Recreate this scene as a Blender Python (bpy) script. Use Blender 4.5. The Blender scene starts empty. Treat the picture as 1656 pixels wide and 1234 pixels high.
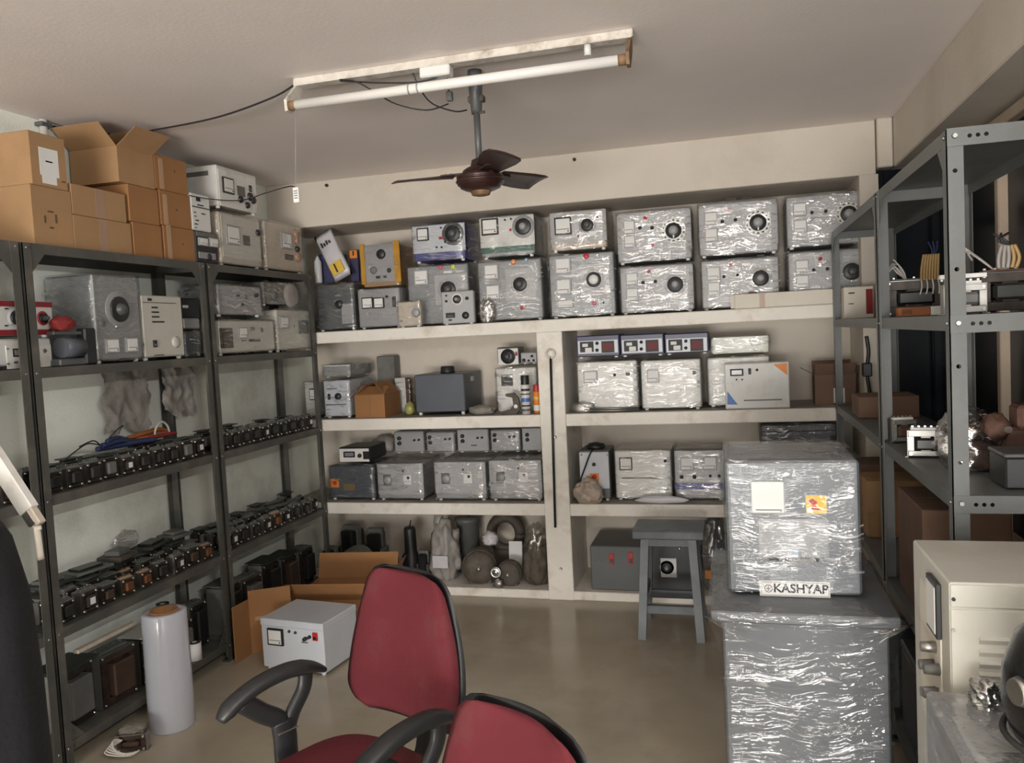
import bpy, bmesh, math, random
from mathutils import Vector, Matrix, noise
random.seed(7)
R = math.radians
scene = bpy.context.scene
COL = scene.collection

# ------------------------------------------------------------------ camera
FPX = 1307.5
YAW, PITCH, ROLL = R(15.274), R(3.341), R(-2.93)
CAM = Vector((0, 0, 1.65))
_f = Vector((-math.sin(YAW) * math.cos(PITCH), math.cos(YAW) * math.cos(PITCH), -math.sin(PITCH)))
_r = Vector((math.cos(YAW), math.sin(YAW), 0))
_u = _r.cross(_f)
CR = _r * math.cos(ROLL) + _u * math.sin(ROLL)
CU = -_r * math.sin(ROLL) + _u * math.cos(ROLL)
CF = _f
cd = bpy.data.cameras.new('camera')
cd.sensor_fit = 'HORIZONTAL'
cd.sensor_width = 36.0
cd.lens = 36.0 * FPX / 1656.0
cd.clip_start = 0.02
cam = bpy.data.objects.new('camera', cd)
COL.objects.link(cam)
cam.matrix_world = Matrix(((CR.x, CU.x, -CF.x, CAM.x), (CR.y, CU.y, -CF.y, CAM.y), (CR.z, CU.z, -CF.z, CAM.z), (0, 0, 0, 1)))
scene.camera = cam

# ------------------------------------------------------------------ world, lights, exposure
w = bpy.data.worlds.new('world'); scene.world = w; w.use_nodes = True
w.node_tree.nodes['Background'].inputs[0].default_value = (0.80, 0.90, 1.0, 1)
w.node_tree.nodes['Background'].inputs[1].default_value = 0.35
scene.view_settings.view_transform = 'Standard'
scene.view_settings.look = 'None'
scene.view_settings.exposure = -0.17
scene.view_settings.gamma = 1.0
scene.view_settings.use_curve_mapping = False

def area(name, loc, rot, sx, sy, power, col):
    l = bpy.data.lights.new(name, 'AREA'); l.shape = 'RECTANGLE'; l.size = sx; l.size_y = sy
    l.energy = power; l.color = col
    o = bpy.data.objects.new(name, l); COL.objects.link(o); o.location = loc; o.rotation_euler = rot
    return o
# daylight entering by the open shop front behind the camera
area('shopfront_daylight', (-0.45, -5.60, 1.45), (R(90), 0, 0), 2.9, 2.3, 138, (1.0, 0.985, 0.96))
# up-light added to brighten the ceiling, as if from pavement outside the shop
area('ceiling_uplight', (-0.9, -7.4, 0.06), (R(38), 0, 0), 5.0, 3.0, 1850, (1.0, 0.95, 0.89))

# unseen fill tube added to brighten the left wall (its fitting is fill_lamp below)
area('left_wall_fill', (0.795, 0.25, 2.33), (R(90), 0, R(90)), 1.2, 0.05, 50, (1.0, 0.99, 0.95))

# ------------------------------------------------------------------ plan helpers
def ray(x, y): return CF + CR * ((x - 828) / FPX) - CU * ((y - 617) / FPX)
def at(x, y, X=None, Y=None, Z=None):
    d = ray(x, y)
    t = (X - CAM.x) / d.x if X is not None else (Y - CAM.y) / d.y if Y is not None else (Z - CAM.z) / d.z
    return CAM + d * t
def pr(p):
    q = Vector(p) - CAM
    return (828 + FPX * q.dot(CR) / q.dot(CF), 617 - FPX * q.dot(CU) / q.dot(CF))

# ------------------------------------------------------------------ materials
MATS = {}
def mat(name, col, rough=0.5, metal=0.0, var=0.12, vscale=6.0, bump=0.0, bscale=60.0, coat=0.0, dirt=None, dscale=2.5, emit=None, spec=0.5):
    if name in MATS: return MATS[name]
    m = bpy.data.materials.new(name); m.use_nodes = True
    nt = m.node_tree; b = nt.nodes['Principled BSDF']
    b.inputs['Roughness'].default_value = rough; b.inputs['Metallic'].default_value = metal
    b.inputs['Coat Weight'].default_value = coat; b.inputs['Specular IOR Level'].default_value = spec
    tc = nt.nodes.new('ShaderNodeTexCoord')
    n = nt.nodes.new('ShaderNodeTexNoise'); n.inputs['Scale'].default_value = vscale; n.inputs['Detail'].default_value = 5
    nt.links.new(tc.outputs['Object'], n.inputs['Vector'])
    mr = nt.nodes.new('ShaderNodeMapRange'); mr.inputs[1].default_value = 0.3; mr.inputs[2].default_value = 0.7
    nt.links.new(n.outputs['Fac'], mr.inputs[0])
    mx = nt.nodes.new('ShaderNodeMix'); mx.data_type = 'RGBA'
    lo = [c * (1 - var) for c in col]; hi = [min(1, c * (1 + var)) for c in col]
    mx.inputs[6].default_value = (*lo, 1); mx.inputs[7].default_value = (*hi, 1)
    nt.links.new(mr.outputs[0], mx.inputs[0])
    out = mx.outputs[2]
    if dirt:
        n2 = nt.nodes.new('ShaderNodeTexNoise'); n2.inputs['Scale'].default_value = dscale; n2.inputs['Detail'].default_value = 8
        n2.inputs['Roughness'].default_value = 0.65
        nt.links.new(tc.outputs['Object'], n2.inputs['Vector'])
        r2 = nt.nodes.new('ShaderNodeMapRange'); r2.inputs[1].default_value = 0.5; r2.inputs[2].default_value = 0.78
        nt.links.new(n2.outputs['Fac'], r2.inputs[0])
        m2 = nt.nodes.new('ShaderNodeMix'); m2.data_type = 'RGBA'
        m2.inputs[7].default_value = (*dirt, 1)
        nt.links.new(r2.outputs[0], m2.inputs[0]); nt.links.new(out, m2.inputs[6]); out = m2.outputs[2]
    nt.links.new(out, b.inputs['Base Color'])
    if bump:
        n3 = nt.nodes.new('ShaderNodeTexNoise'); n3.inputs['Scale'].default_value = bscale; n3.inputs['Detail'].default_value = 4
        nt.links.new(tc.outputs['Object'], n3.inputs['Vector'])
        bp = nt.nodes.new('ShaderNodeBump'); bp.inputs['Strength'].default_value = bump; bp.inputs['Distance'].default_value = 0.01
        nt.links.new(n3.outputs['Fac'], bp.inputs['Height']); nt.links.new(bp.outputs[0], b.inputs['Normal'])
    if emit:
        b.inputs['Emission Color'].default_value = (*emit[0], 1); b.inputs['Emission Strength'].default_value = emit[1]
    MATS[name] = m
    return m

def film_mat(name, streak=0.5, clear=0.75, tint=(0.9, 0.92, 0.94), scale=1.0, ang=0.35, rough=0.16, bdist=0.008, glint=0.22):
    """stretch film: clear, glossy, with highlight streaks painted white along its milky folds"""
    m = bpy.data.materials.new(name); m.use_nodes = True
    nt = m.node_tree; nt.nodes.clear(); N = nt.nodes.new; L = nt.links.new
    out = N('ShaderNodeOutputMaterial'); tc = N('ShaderNodeTexCoord'); oi = N('ShaderNodeObjectInfo')
    off = N('ShaderNodeVectorMath'); off.operation = 'SCALE'; off.inputs[0].default_value = (17, 9, 23)
    L(oi.outputs['Random'], off.inputs['Scale'])
    ad = N('ShaderNodeVectorMath'); ad.operation = 'ADD'; L(tc.outputs['Object'], ad.inputs[0]); L(off.outputs[0], ad.inputs[1])
    # a slow warp bends the fold lines
    wn = N('ShaderNodeTexNoise'); wn.inputs['Scale'].default_value = 5.0 * scale; wn.inputs['Detail'].default_value = 2
    L(ad.outputs[0], wn.inputs['Vector'])
    ws = N('ShaderNodeVectorMath'); ws.operation = 'SCALE'; ws.inputs['Scale'].default_value = 0.10 / scale; L(wn.outputs['Color'], ws.inputs[0])
    wa = N('ShaderNodeVectorMath'); wa.operation = 'ADD'; L(ad.outputs[0], wa.inputs[0]); L(ws.outputs[0], wa.inputs[1])
    def streaks(rot, sc, d):
        mp = N('ShaderNodeMapping'); mp.inputs['Rotation'].default_value = (0, rot, 0); mp.inputs['Scale'].default_value = sc
        L(wa.outputs[0], mp.inputs['Vector'])
        n = N('ShaderNodeTexNoise'); n.inputs['Scale'].default_value = 1.0; n.inputs['Detail'].default_value = d; n.inputs['Roughness'].default_value = 0.6
        L(mp.outputs[0], n.inputs['Vector']); return n
    a = streaks(ang, (7 * scale, 7 * scale, 75 * scale), 3)
    b = streaks(-1.1, (14 * scale, 14 * scale, 60 * scale), 3)
    mxn = N('ShaderNodeMath'); mxn.operation = 'MAXIMUM'; L(a.outputs['Fac'], mxn.inputs[0]); L(b.outputs['Fac'], mxn.inputs[1])
    bp = N('ShaderNodeBump'); bp.inputs['Strength'].default_value = 0.9; bp.inputs['Distance'].default_value = bdist / scale
    L(mxn.outputs[0], bp.inputs['Height'])
    gl = N('ShaderNodeBsdfGlossy'); gl.inputs['Roughness'].default_value = rough; gl.inputs['Color'].default_value = (1, 1, 1, 1); L(bp.outputs[0], gl.inputs['Normal'])
    tr = N('ShaderNodeBsdfTransparent'); tr.inputs['Color'].default_value = (*[0.97] * 3, 1)
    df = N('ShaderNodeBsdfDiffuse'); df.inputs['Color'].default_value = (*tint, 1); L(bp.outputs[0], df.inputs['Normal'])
    fr = N('ShaderNodeLayerWeight'); fr.inputs['Blend'].default_value = 0.35
    fm = N('ShaderNodeMapRange'); fm.inputs[3].default_value = 1 - clear; fm.inputs[4].default_value = 0.30; L(fr.outputs['Facing'], fm.inputs[0])
    gs = N('ShaderNodeMapRange'); gs.inputs[1].default_value = 0.54; gs.inputs[2].default_value = 0.68; gs.inputs[4].default_value = glint; L(mxn.outputs[0], gs.inputs[0])
    ga = N('ShaderNodeMath'); ga.operation = 'ADD'; L(fm.outputs[0], ga.inputs[0]); L(gs.outputs[0], ga.inputs[1])
    m1 = N('ShaderNodeMixShader'); L(ga.outputs[0], m1.inputs[0]); L(tr.outputs[0], m1.inputs[1]); L(gl.outputs[0], m1.inputs[2])
    # painted highlights on the folds: narrow white bands, gathered in patches
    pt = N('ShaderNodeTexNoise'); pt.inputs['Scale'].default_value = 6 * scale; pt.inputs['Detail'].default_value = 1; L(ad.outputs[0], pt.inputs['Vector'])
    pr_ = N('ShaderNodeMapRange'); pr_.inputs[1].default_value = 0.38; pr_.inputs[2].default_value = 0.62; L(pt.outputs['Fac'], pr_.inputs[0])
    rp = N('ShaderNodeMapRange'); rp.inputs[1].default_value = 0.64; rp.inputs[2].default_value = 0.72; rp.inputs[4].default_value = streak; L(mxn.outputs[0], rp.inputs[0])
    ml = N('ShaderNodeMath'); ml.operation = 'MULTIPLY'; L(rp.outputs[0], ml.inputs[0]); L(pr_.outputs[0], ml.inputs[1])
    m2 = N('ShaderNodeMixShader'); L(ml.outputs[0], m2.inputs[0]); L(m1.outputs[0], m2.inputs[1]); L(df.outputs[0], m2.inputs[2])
    L(m2.outputs[0], out.inputs['Surface'])
    MATS[name] = m
    return m

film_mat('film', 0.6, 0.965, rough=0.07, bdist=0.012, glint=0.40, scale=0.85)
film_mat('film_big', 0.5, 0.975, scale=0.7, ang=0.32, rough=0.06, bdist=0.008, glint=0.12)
film_mat('film_dusty', 0.25, 0.96, rough=0.1, bdist=0.012, glint=0.25, tint=(0.62, 0.58, 0.52))
film_mat('film_bag', 0.5, 0.62, tint=(0.75, 0.73, 0.70), scale=1.6, ang=1.2)
M_ = mat
M_('wall_cream', (0.64, 0.58, 0.505), 0.65, var=0.05, vscale=2, bump=0.12, bscale=90, dirt=(0.52, 0.46, 0.38), dscale=1.3)
M_('wall_green', (0.86, 0.885, 0.82), 0.65, var=0.05, vscale=2, bump=0.12, bscale=90, dirt=(0.48, 0.48, 0.42), dscale=1.6)
M_('wall_shelf', (0.82, 0.785, 0.72), 0.6, var=0.06, vscale=5, bump=0.15, bscale=70, dirt=(0.45, 0.38, 0.30), dscale=5)
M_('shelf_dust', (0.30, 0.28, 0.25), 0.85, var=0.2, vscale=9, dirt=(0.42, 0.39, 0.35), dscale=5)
M_('ceiling_paint', (0.88, 0.81, 0.785), 0.7, var=0.04, vscale=1.5, bump=0.08, bscale=60)
M_('floor_tile', (0.44, 0.385, 0.30), 0.20, var=0.10, vscale=2.2, dirt=(0.32, 0.27, 0.21), dscale=1.6)
M_('rack_olive', (0.078, 0.077, 0.070), 0.5, var=0.12, vscale=7, bump=0.08, dirt=(0.17, 0.15, 0.12), dscale=6)
M_('rack_grey', (0.130, 0.138, 0.138), 0.42, var=0.10, vscale=7, bump=0.05, dirt=(0.12, 0.11, 0.10), dscale=5)
M_('dark_glass', (0.010, 0.012, 0.016), 0.22, var=0.1, spec=0.08)
M_('frame_tan', (0.42, 0.33, 0.25), 0.4, var=0.1)
M_('steel', (0.62, 0.62, 0.62), 0.3, 1.0, var=0.1)
M_('steel_dull', (0.40, 0.39, 0.37), 0.45, 1.0, var=0.2, vscale=20)
M_('rust', (0.20, 0.12, 0.065), 0.7, var=0.4, vscale=25)
M_('chalk_white', (0.72, 0.71, 0.68), 0.45, var=0.06, dirt=(0.45, 0.40, 0.33), dscale=9)
M_('fixture_white', (0.66, 0.62, 0.56), 0.45, var=0.14, vscale=20, dirt=(0.20, 0.14, 0.09), dscale=11)
M_('tube_glass', (0.80, 0.78, 0.75), 0.22, var=0.03)
M_('black', (0.018, 0.018, 0.02), 0.4, var=0.2)
M_('black_plastic', (0.020, 0.021, 0.023), 0.42, var=0.15, bump=0.05, bscale=200)
M_('black_cloth', (0.012, 0.012, 0.016), 0.9, var=0.3, bump=0.4, bscale=40)
M_('fan_brown', (0.040, 0.022, 0.020), 0.35, var=0.15)
M_('fan_maroon', (0.035, 0.014, 0.012), 0.30, var=0.15)
M_('brass', (0.55, 0.42, 0.22), 0.3, 0.9, var=0.1)
M_('cardboard', (0.37, 0.22, 0.108), 0.8, var=0.09, vscale=5, bump=0.06, bscale=120)
M_('cardboard_orange', (0.33, 0.16, 0.062), 0.8, var=0.1, vscale=5, bump=0.06, bscale=120)
M_('cardboard_dark', (0.19, 0.115, 0.080), 0.85, var=0.12, vscale=5, bump=0.06, bscale=120)
M_('cardboard_in', (0.24, 0.14, 0.075), 0.9, var=0.12)
M_('tape_tan', (0.46, 0.29, 0.17), 0.3, var=0.06)
M_('tape_mauve', (0.36, 0.23, 0.16), 0.35, var=0.06)
M_('paper', (0.74, 0.74, 0.73), 0.7, var=0.04)
M_('paper_cream', (0.70, 0.65, 0.57), 0.75, var=0.05)
M_('ink', (0.03, 0.03, 0.035), 0.6, var=0.1)
M_('ink_brown', (0.13, 0.075, 0.04), 0.8, var=0.1)
M_('white_coat', (0.66, 0.66, 0.64), 0.4, var=0.04, dirt=(0.5, 0.47, 0.42), dscale=8)
M_('white_cool', (0.58, 0.61, 0.66), 0.4, var=0.04)
M_('cream_coat', (0.55, 0.54, 0.485), 0.42, var=0.04, dirt=(0.5, 0.46, 0.38), dscale=5)
M_('beige_coat', (0.52, 0.46, 0.38), 0.5, var=0.08, dirt=(0.36, 0.30, 0.24), dscale=9)
M_('silver_panel', (0.42, 0.42, 0.43), 0.45, 0.0, var=0.06)
M_('hammer_grey', (0.27, 0.28, 0.29), 0.42, 0.2, var=0.10, vscale=30, bump=0.1, bscale=150)
M_('mid_grey', (0.33, 0.33, 0.34), 0.45, 0.1, var=0.08)
M_('machine_grey', (0.165, 0.18, 0.20), 0.45, 0.1, var=0.06)
M_('dark_grey', (0.10, 0.105, 0.11), 0.42, 0.1, var=0.1)
M_('slate', (0.085, 0.095, 0.115), 0.4, 0.05, var=0.08)
M_('stool_paint', (0.125, 0.14, 0.155), 0.45, var=0.14, vscale=9, bump=0.1, bscale=30, dirt=(0.20, 0.21, 0.22), dscale=6)
M_('blue_coat', (0.075, 0.085, 0.27), 0.4, var=0.08)
M_('navy', (0.05, 0.05, 0.11), 0.4, var=0.08)
M_('green_coat', (0.03, 0.12, 0.085), 0.4, var=0.08)
M_('red', (0.45, 0.025, 0.03), 0.4, var=0.08)
M_('maroon', (0.26, 0.02, 0.03), 0.45, var=0.08)
M_('orange', (0.75, 0.24, 0.03), 0.45, var=0.08)
M_('yellow', (0.72, 0.47, 0.06), 0.45, var=0.08)
M_('amber_film', (0.48, 0.25, 0.035), 0.25, var=0.2, vscale=12, bump=0.2, bscale=30)
M_('lamp_red', (0.55, 0.03, 0.06), 0.2, var=0.05)
M_('lamp_amber', (0.85, 0.32, 0.12), 0.2, var=0.05)
M_('lamp_blue', (0.35, 0.50, 0.75), 0.2, var=0.05)
M_('lamp_green', (0.55, 0.62, 0.12), 0.2, var=0.05)
M_('lamp_pink', (0.65, 0.12, 0.22), 0.2, var=0.05)
M_('blue_print', (0.06, 0.17, 0.50), 0.45, var=0.05)
M_('display', (0.05, 0.055, 0.06), 0.15, var=0.1)
M_('display_grey', (0.22, 0.22, 0.25), 0.2, var=0.1)
M_('display_red', (0.14, 0.012, 0.016), 0.6, var=0.1)
M_('fabric_red', (0.128, 0.022, 0.030), 0.9, var=0.10, vscale=4, bump=0.25, bscale=400, dirt=(0.13, 0.05, 0.05), dscale=4, spec=0.2)
M_('lam', (0.045, 0.036, 0.030), 0.42, 0.5, var=0.35, vscale=30)
M_('lam_brown', (0.060, 0.038, 0.030), 0.45, 0.4, var=0.35, vscale=30)
M_('coil_black', (0.018, 0.018, 0.018), 0.35, var=0.3)
M_('coil_copper', (0.19, 0.080, 0.034), 0.4, 0.5, var=0.3, vscale=40)
M_('coil_grey', (0.13, 0.13, 0.125), 0.5, var=0.2)
M_('coil_brown', (0.060, 0.034, 0.022), 0.45, var=0.25)
M_('board_grey', (0.15, 0.16, 0.15), 0.6, var=0.2)
M_('board_dark', (0.035, 0.042, 0.036), 0.5, var=0.3)
M_('iron_dirty', (0.10, 0.085, 0.07), 0.7, 0.2, var=0.35, vscale=14, bump=0.3, bscale=50)
M_('iron_grey', (0.17, 0.17, 0.16), 0.65, 0.2, var=0.25, vscale=14, bump=0.2, bscale=50)
M_('iron_rust', (0.12, 0.062, 0.045), 0.75, 0.2, var=0.3, vscale=14, bump=0.3, bscale=50)
M_('wire_black', (0.02, 0.02, 0.022), 0.45)
M_('wire_white', (0.62, 0.60, 0.55), 0.45)
M_('wire_grey', (0.34, 0.32, 0.30), 0.45)
M_('wire_blue', (0.022, 0.034, 0.105), 0.45)
M_('wire_orange', (0.36, 0.12, 0.035), 0.5)
M_('wire_yellow', (0.40, 0.26, 0.11), 0.5)
M_('cloth_red', (0.26, 0.03, 0.03), 0.85, var=0.2, bump=0.3, bscale=30)
M_('cloth_grey', (0.24, 0.22, 0.19), 0.9, var=0.25, bump=0.4, bscale=30)
M_('roll_film', (0.60, 0.63, 0.72), 0.16, var=0.05, vscale=3, coat=0.6)
M_('rubber', (0.03, 0.03, 0.03), 0.7)
M_('white_plastic', (0.74, 0.74, 0.72), 0.35, var=0.03)
M_('bag_olive', (0.34, 0.33, 0.10), 0.3, var=0.3, bump=0.4, bscale=25)
M_('bag_grey', (0.30, 0.28, 0.26), 0.45, var=0.25, vscale=9, bump=0.5, bscale=22)
M_('bag_white', (0.58, 0.57, 0.60), 0.3, var=0.08, bump=0.3, bscale=18)
M_('bag_tan', (0.40, 0.33, 0.27), 0.4, var=0.2, bump=0.5, bscale=22)
M_('lens_clear', (0.55, 0.56, 0.57), 0.12, var=0.05)
M_('helmet_black', (0.012, 0.012, 0.013), 0.25, var=0.1, coat=0.1)
M_('visor', (0.20, 0.19, 0.18), 0.12, 0.3, var=0.1)

# ------------------------------------------------------------------ mesh helpers
class MB:
    def __init__(s): s.v = []; s.f = []; s.s = []
    def add(s, vs, fs, smooth=False, M=None):
        b = len(s.v)
        s.v += [tuple(M @ Vector(v)) if M is not None else tuple(v) for v in vs]
        s.f += [tuple(i + b for i in f) for f in fs]; s.s += [smooth] * len(fs)
        return s
    def box(s, x0, x1, y0, y1, z0, z1, c=0.0, M=None):
        if x1 < x0: x0, x1 = x1, x0
        if y1 < y0: y0, y1 = y1, y0
        if z1 < z0: z0, z1 = z1, z0
        c = min(c, (x1 - x0) * .45, (y1 - y0) * .45, (z1 - z0) * .45)
        if c <= 0:
            vs = [(x, y, z) for x in (x0, x1) for y in (y0, y1) for z in (z0, z1)]
            return s.add(vs, [(0, 1, 3, 2), (4, 6, 7, 5), (0, 4, 5, 1), (2, 3, 7, 6), (0, 2, 6, 4), (1, 5, 7, 3)], False, M)
        vs = []; idx = {}
        for ix, x in ((0, x0), (1, x1)):
            for iy, y in ((0, y0), (1, y1)):
                for iz, z in ((0, z0), (1, z1)):
                    dx = c if ix == 0 else -c; dy = c if iy == 0 else -c; dz = c if iz == 0 else -c
                    for a, p in enumerate(((x, y + dy, z + dz), (x + dx, y, z + dz), (x + dx, y + dy, z))):
                        idx[(ix, iy, iz, a)] = len(vs); vs.append(p)
        fs = []
        for i in (0, 1):
            fs.append([idx[(i, j, k, 0)] for j, k in ((0, 0), (0, 1), (1, 1), (1, 0))])
            fs.append([idx[(j, i, k, 1)] for j, k in ((0, 0), (0, 1), (1, 1), (1, 0))])
            fs.append([idx[(j, k, i, 2)] for j, k in ((0, 0), (0, 1), (1, 1), (1, 0))])
        for a in (0, 1):
            for b in (0, 1):
                fs.append([idx[(a, b, 0, 0)], idx[(a, b, 1, 0)], idx[(a, b, 1, 1)], idx[(a, b, 0, 1)]])
                fs.append([idx[(a, 0, b, 0)], idx[(a, 1, b, 0)], idx[(a, 1, b, 2)], idx[(a, 0, b, 2)]])
                fs.append([idx[(0, a, b, 1)], idx[(1, a, b, 1)], idx[(1, a, b, 2)], idx[(0, a, b, 2)]])
        for i in (0, 1):
            for j in (0, 1):
                for k in (0, 1):
                    fs.append([idx[(i, j, k, a)] for a in (0, 1, 2)])
        return s.add(vs, fs, False, M)
    def cyl(s, p0, p1, r0, r1=None, n=12, caps=True, smooth=True):
        r1 = r0 if r1 is None else r1
        p0 = Vector(p0); p1 = Vector(p1); d = (p1 - p0).normalized()
        a = d.orthogonal().normalized(); b = d.cross(a)
        vs = []
        for p, r in ((p0, r0), (p1, r1)):
            for i in range(n):
                t = 2 * math.pi * i / n; vs.append(p + (a * math.cos(t) + b * math.sin(t)) * r)
        s.add(vs, [(i, (i + 1) % n, n + (i + 1) % n, n + i) for i in range(n)], smooth)
        if caps: s.add(vs, [tuple(range(n - 1, -1, -1)), tuple(range(n, 2 * n))], False)
        return s
    def lathe(s, prof, c=(0, 0, 0), n=24, axis='Z', smooth=True):
        vs = []; m = len(prof)
        for i in range(n):
            t = 2 * math.pi * i / n; ct, st = math.cos(t), math.sin(t)
            for r, h in prof:
                p = (r * ct, r * st, h) if axis == 'Z' else (r * ct, h, r * st) if axis == 'Y' else (h, r * ct, r * st)
                vs.append((p[0] + c[0], p[1] + c[1], p[2] + c[2]))
        fs = []
        for i in range(n):
            j = (i + 1) % n
            for k in range(m - 1): fs.append((i * m + k, j * m + k, j * m + k + 1, i * m + k + 1))
        return s.add(vs, fs, smooth)
    def tube(s, pts, r, n=8, sx=1.0, sy=1.0, caps=True, up=None, taper=None):
        pts = [Vector(p) for p in pts]; m = len(pts); rings = []; prev = None
        for i, p in enumerate(pts):
            d = (pts[min(i + 1, m - 1)] - pts[max(i - 1, 0)]).normalized()
            if up is not None:
                a = Vector(up).cross(d)
                a = a.normalized() if a.length > 1e-4 else d.orthogonal().normalized()
            elif prev is None: a = d.orthogonal().normalized()
            else:
                a = prev - d * prev.dot(d); a = a.normalized() if a.length > 1e-5 else d.orthogonal().normalized()
            prev = a; b = d.cross(a); rr = r * (taper[i] if taper else 1)
            rings.append([p + a * (math.cos(2 * math.pi * k / n) * rr * sx) + b * (math.sin(2 * math.pi * k / n) * rr * sy) for k in range(n)])
        vs = [v for rg in rings for v in rg]
        fs = [(i * n + k, i * n + (k + 1) % n, (i + 1) * n + (k + 1) % n, (i + 1) * n + k) for i in range(m - 1) for k in range(n)]
        s.add(vs, fs, True)
        if caps: s.add(vs, [tuple(range(n - 1, -1, -1)), tuple((m - 1) * n + k for k in range(n))], False)
        return s
    def prism(s, out, axis, a0, a1, smooth=False):
        n = len(out)
        def P(u, v, a): return (a, u, v) if axis == 'X' else (u, a, v) if axis == 'Y' else (u, v, a)
        vs = [P(u, v, a0) for u, v in out] + [P(u, v, a1) for u, v in out]
        s.add(vs, [tuple(range(n)), tuple(range(2 * n - 1, n - 1, -1))], False)
        return s.add(vs, [(i, (i + 1) % n, n + (i + 1) % n, n + i) for i in range(n)], smooth)
    def blob(s, c, rad, seed=0, amp=0.15, fr=2.0, sub=3, flat=None, squash=None):
        bm = bmesh.new(); bmesh.ops.create_icosphere(bm, subdivisions=sub, radius=1.0)
        o = Vector((seed * 3.7, seed * 1.9, seed * 5.3)); vs = []
        for v in bm.verts:
            d = v.co.normalized(); k = 1 + amp * noise.noise(d * fr + o) + amp * .6 * noise.noise(d * fr * 2.7 + o)
            q = d * k
            z = c[2] + q.z * rad[2]
            if flat is not None: z = max(z, flat)
            vs.append((c[0] + q.x * rad[0], c[1] + q.y * rad[1], z))
        fs = [tuple(l.vert.index for l in f.loops) for f in bm.faces]; bm.free()
        return s.add(vs, fs, True)
    def mesh(s, name, m):
        me = bpy.data.meshes.new(name); me.from_pydata(s.v, [], s.f)
        me.polygons.foreach_set('use_smooth', s.s)
        bm = bmesh.new(); bm.from_mesh(me)
        bmesh.ops.remove_doubles(bm, verts=bm.verts, dist=1e-6)
        bmesh.ops.recalc_face_normals(bm, faces=bm.faces); bm.to_mesh(me); bm.free()
        me.materials.append(MATS[m] if isinstance(m, str) else m); me.update()
        return me
    def build(s, name, m, parent=None, loc=(0, 0, 0), rot=(0, 0, 0)):
        o = bpy.data.objects.new(name, s.mesh(name, m)); COL.objects.link(o)
        o.location = loc; o.rotation_euler = rot
        if parent is not None: o.parent = parent
        return o

def tag(o, label, cat=None, group=None, kind=None):
    if label: o['label'] = label
    if cat: o['category'] = cat
    if group: o['group'] = group
    if kind: o['kind'] = kind
    return o
def empty(name, loc=(0, 0, 0), rz=0.0, label=None, cat=None, group=None, kind=None):
    o = bpy.data.objects.new(name, None); COL.objects.link(o); o.empty_display_size = 0.05
    o.location = loc; o.rotation_euler = (0, 0, rz)
    return tag(o, label, cat, group, kind)
def kids(o): return [c for c in bpy.data.objects if c.parent == o]
def copy_tree(tree, parent=None):
    """tree = (object, [subtrees])"""
    o, subs = tree; c = o.copy(); COL.objects.link(c); c.parent = parent
    for t in subs: copy_tree(t, c)
    return c
def tree_of(o): return (o, [tree_of(c) for c in kids(o)])
def text(string, size, m, parent, loc, rot, name='lettering', bold=0.0):
    cu = bpy.data.curves.new(name, 'FONT'); cu.body = string; cu.size = size; cu.align_x = 'CENTER'; cu.align_y = 'CENTER'
    cu.extrude = 0.0006; cu.offset = bold
    t = bpy.data.objects.new('tmp_text', cu); COL.objects.link(t)
    me = bpy.data.meshes.new_from_object(t.evaluated_get(bpy.context.evaluated_depsgraph_get()))
    bpy.data.objects.remove(t); bpy.data.curves.remove(cu)
    me.materials.clear(); me.materials.append(MATS[m])
    o = bpy.data.objects.new(name, me); COL.objects.link(o); o.parent = parent; o.location = loc; o.rotation_euler = rot
    return o
def smooth_path(pts, n=6):
    P = [Vector(p) for p in pts]; out = []
    for i in range(len(P) - 1):
        p0 = P[max(i - 1, 0)]; p1 = P[i]; p2 = P[i + 1]; p3 = P[min(i + 2, len(P) - 1)]
        for k in range(n):
            t = k / n
            out.append(0.5 * ((2 * p1) + (p2 - p0) * t + (2 * p0 - 5 * p1 + 4 * p2 - p3) * t * t + (3 * p1 - p0 - 3 * p2 + p3) * t ** 3))
    out.append(P[-1]); return out
def pos(o): return o
ORD = ['first', 'second', 'third', 'fourth', 'fifth', 'sixth', 'seventh', 'eighth', 'ninth', 'tenth', 'eleventh', 'twelfth']
# ------------------------------------------------------------------ the room
CEIL = 2.70; YB = 4.79; YN = 5.30; XL = -2.92; XR = 1.10; YF = -5.50
tag(MB().box(XL - .12, XR + .12, YF - .1, YN + .12, -.10, 0).build('floor', 'floor_tile'), None, kind='structure')
tag(MB().box(XL - .12, XR + .12, YF - .1, YN + .12, CEIL, CEIL + .1).build('ceiling', 'ceiling_paint'), None, kind='structure')
tag(MB().box(XL - .12, XL, YF - .1, YN + .12, 0, CEIL).build('wall_left', 'wall_green'), None, kind='structure')
wb = MB().box(XL, XR, YN, YN + .12, 0, CEIL).build('wall_back', 'wall_cream'); tag(wb, None, kind='structure')
S1, S2, S3 = 1.728, 1.152, 0.600            # tops of the masonry shelves
TH = 0.076
XN = 0.70                                    # right end of the niches
TRIM = [0]
def trim(mb, m):
    TRIM[0] += 1
    return tag(mb.build('trim_%d' % TRIM[0], m), None, kind='structure')
trim(MB().box(XL, 0.785, YB, YN, 2.412, CEIL, .004), 'wall_cream')                  # beam over the niches
trim(MB().box(0.790, 0.868, YB - .03, YN, 2.44, CEIL, .006), 'wall_cream')
trim(MB().box(-1.141, -0.982, YB - .004, YN, 0, S1 - TH, .004), 'wall_shelf')       # pillar
trim(MB().box(XN, .795, YB, YN, 0, 2.412), 'wall_cream')                              # pier at the right end
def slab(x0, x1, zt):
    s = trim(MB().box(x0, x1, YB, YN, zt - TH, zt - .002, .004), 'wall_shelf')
    MB().box(x0 + .002, x1 - .002, YB + .006, YN, zt - .004, zt).build('dust_layer', 'shelf_dust', s)
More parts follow.
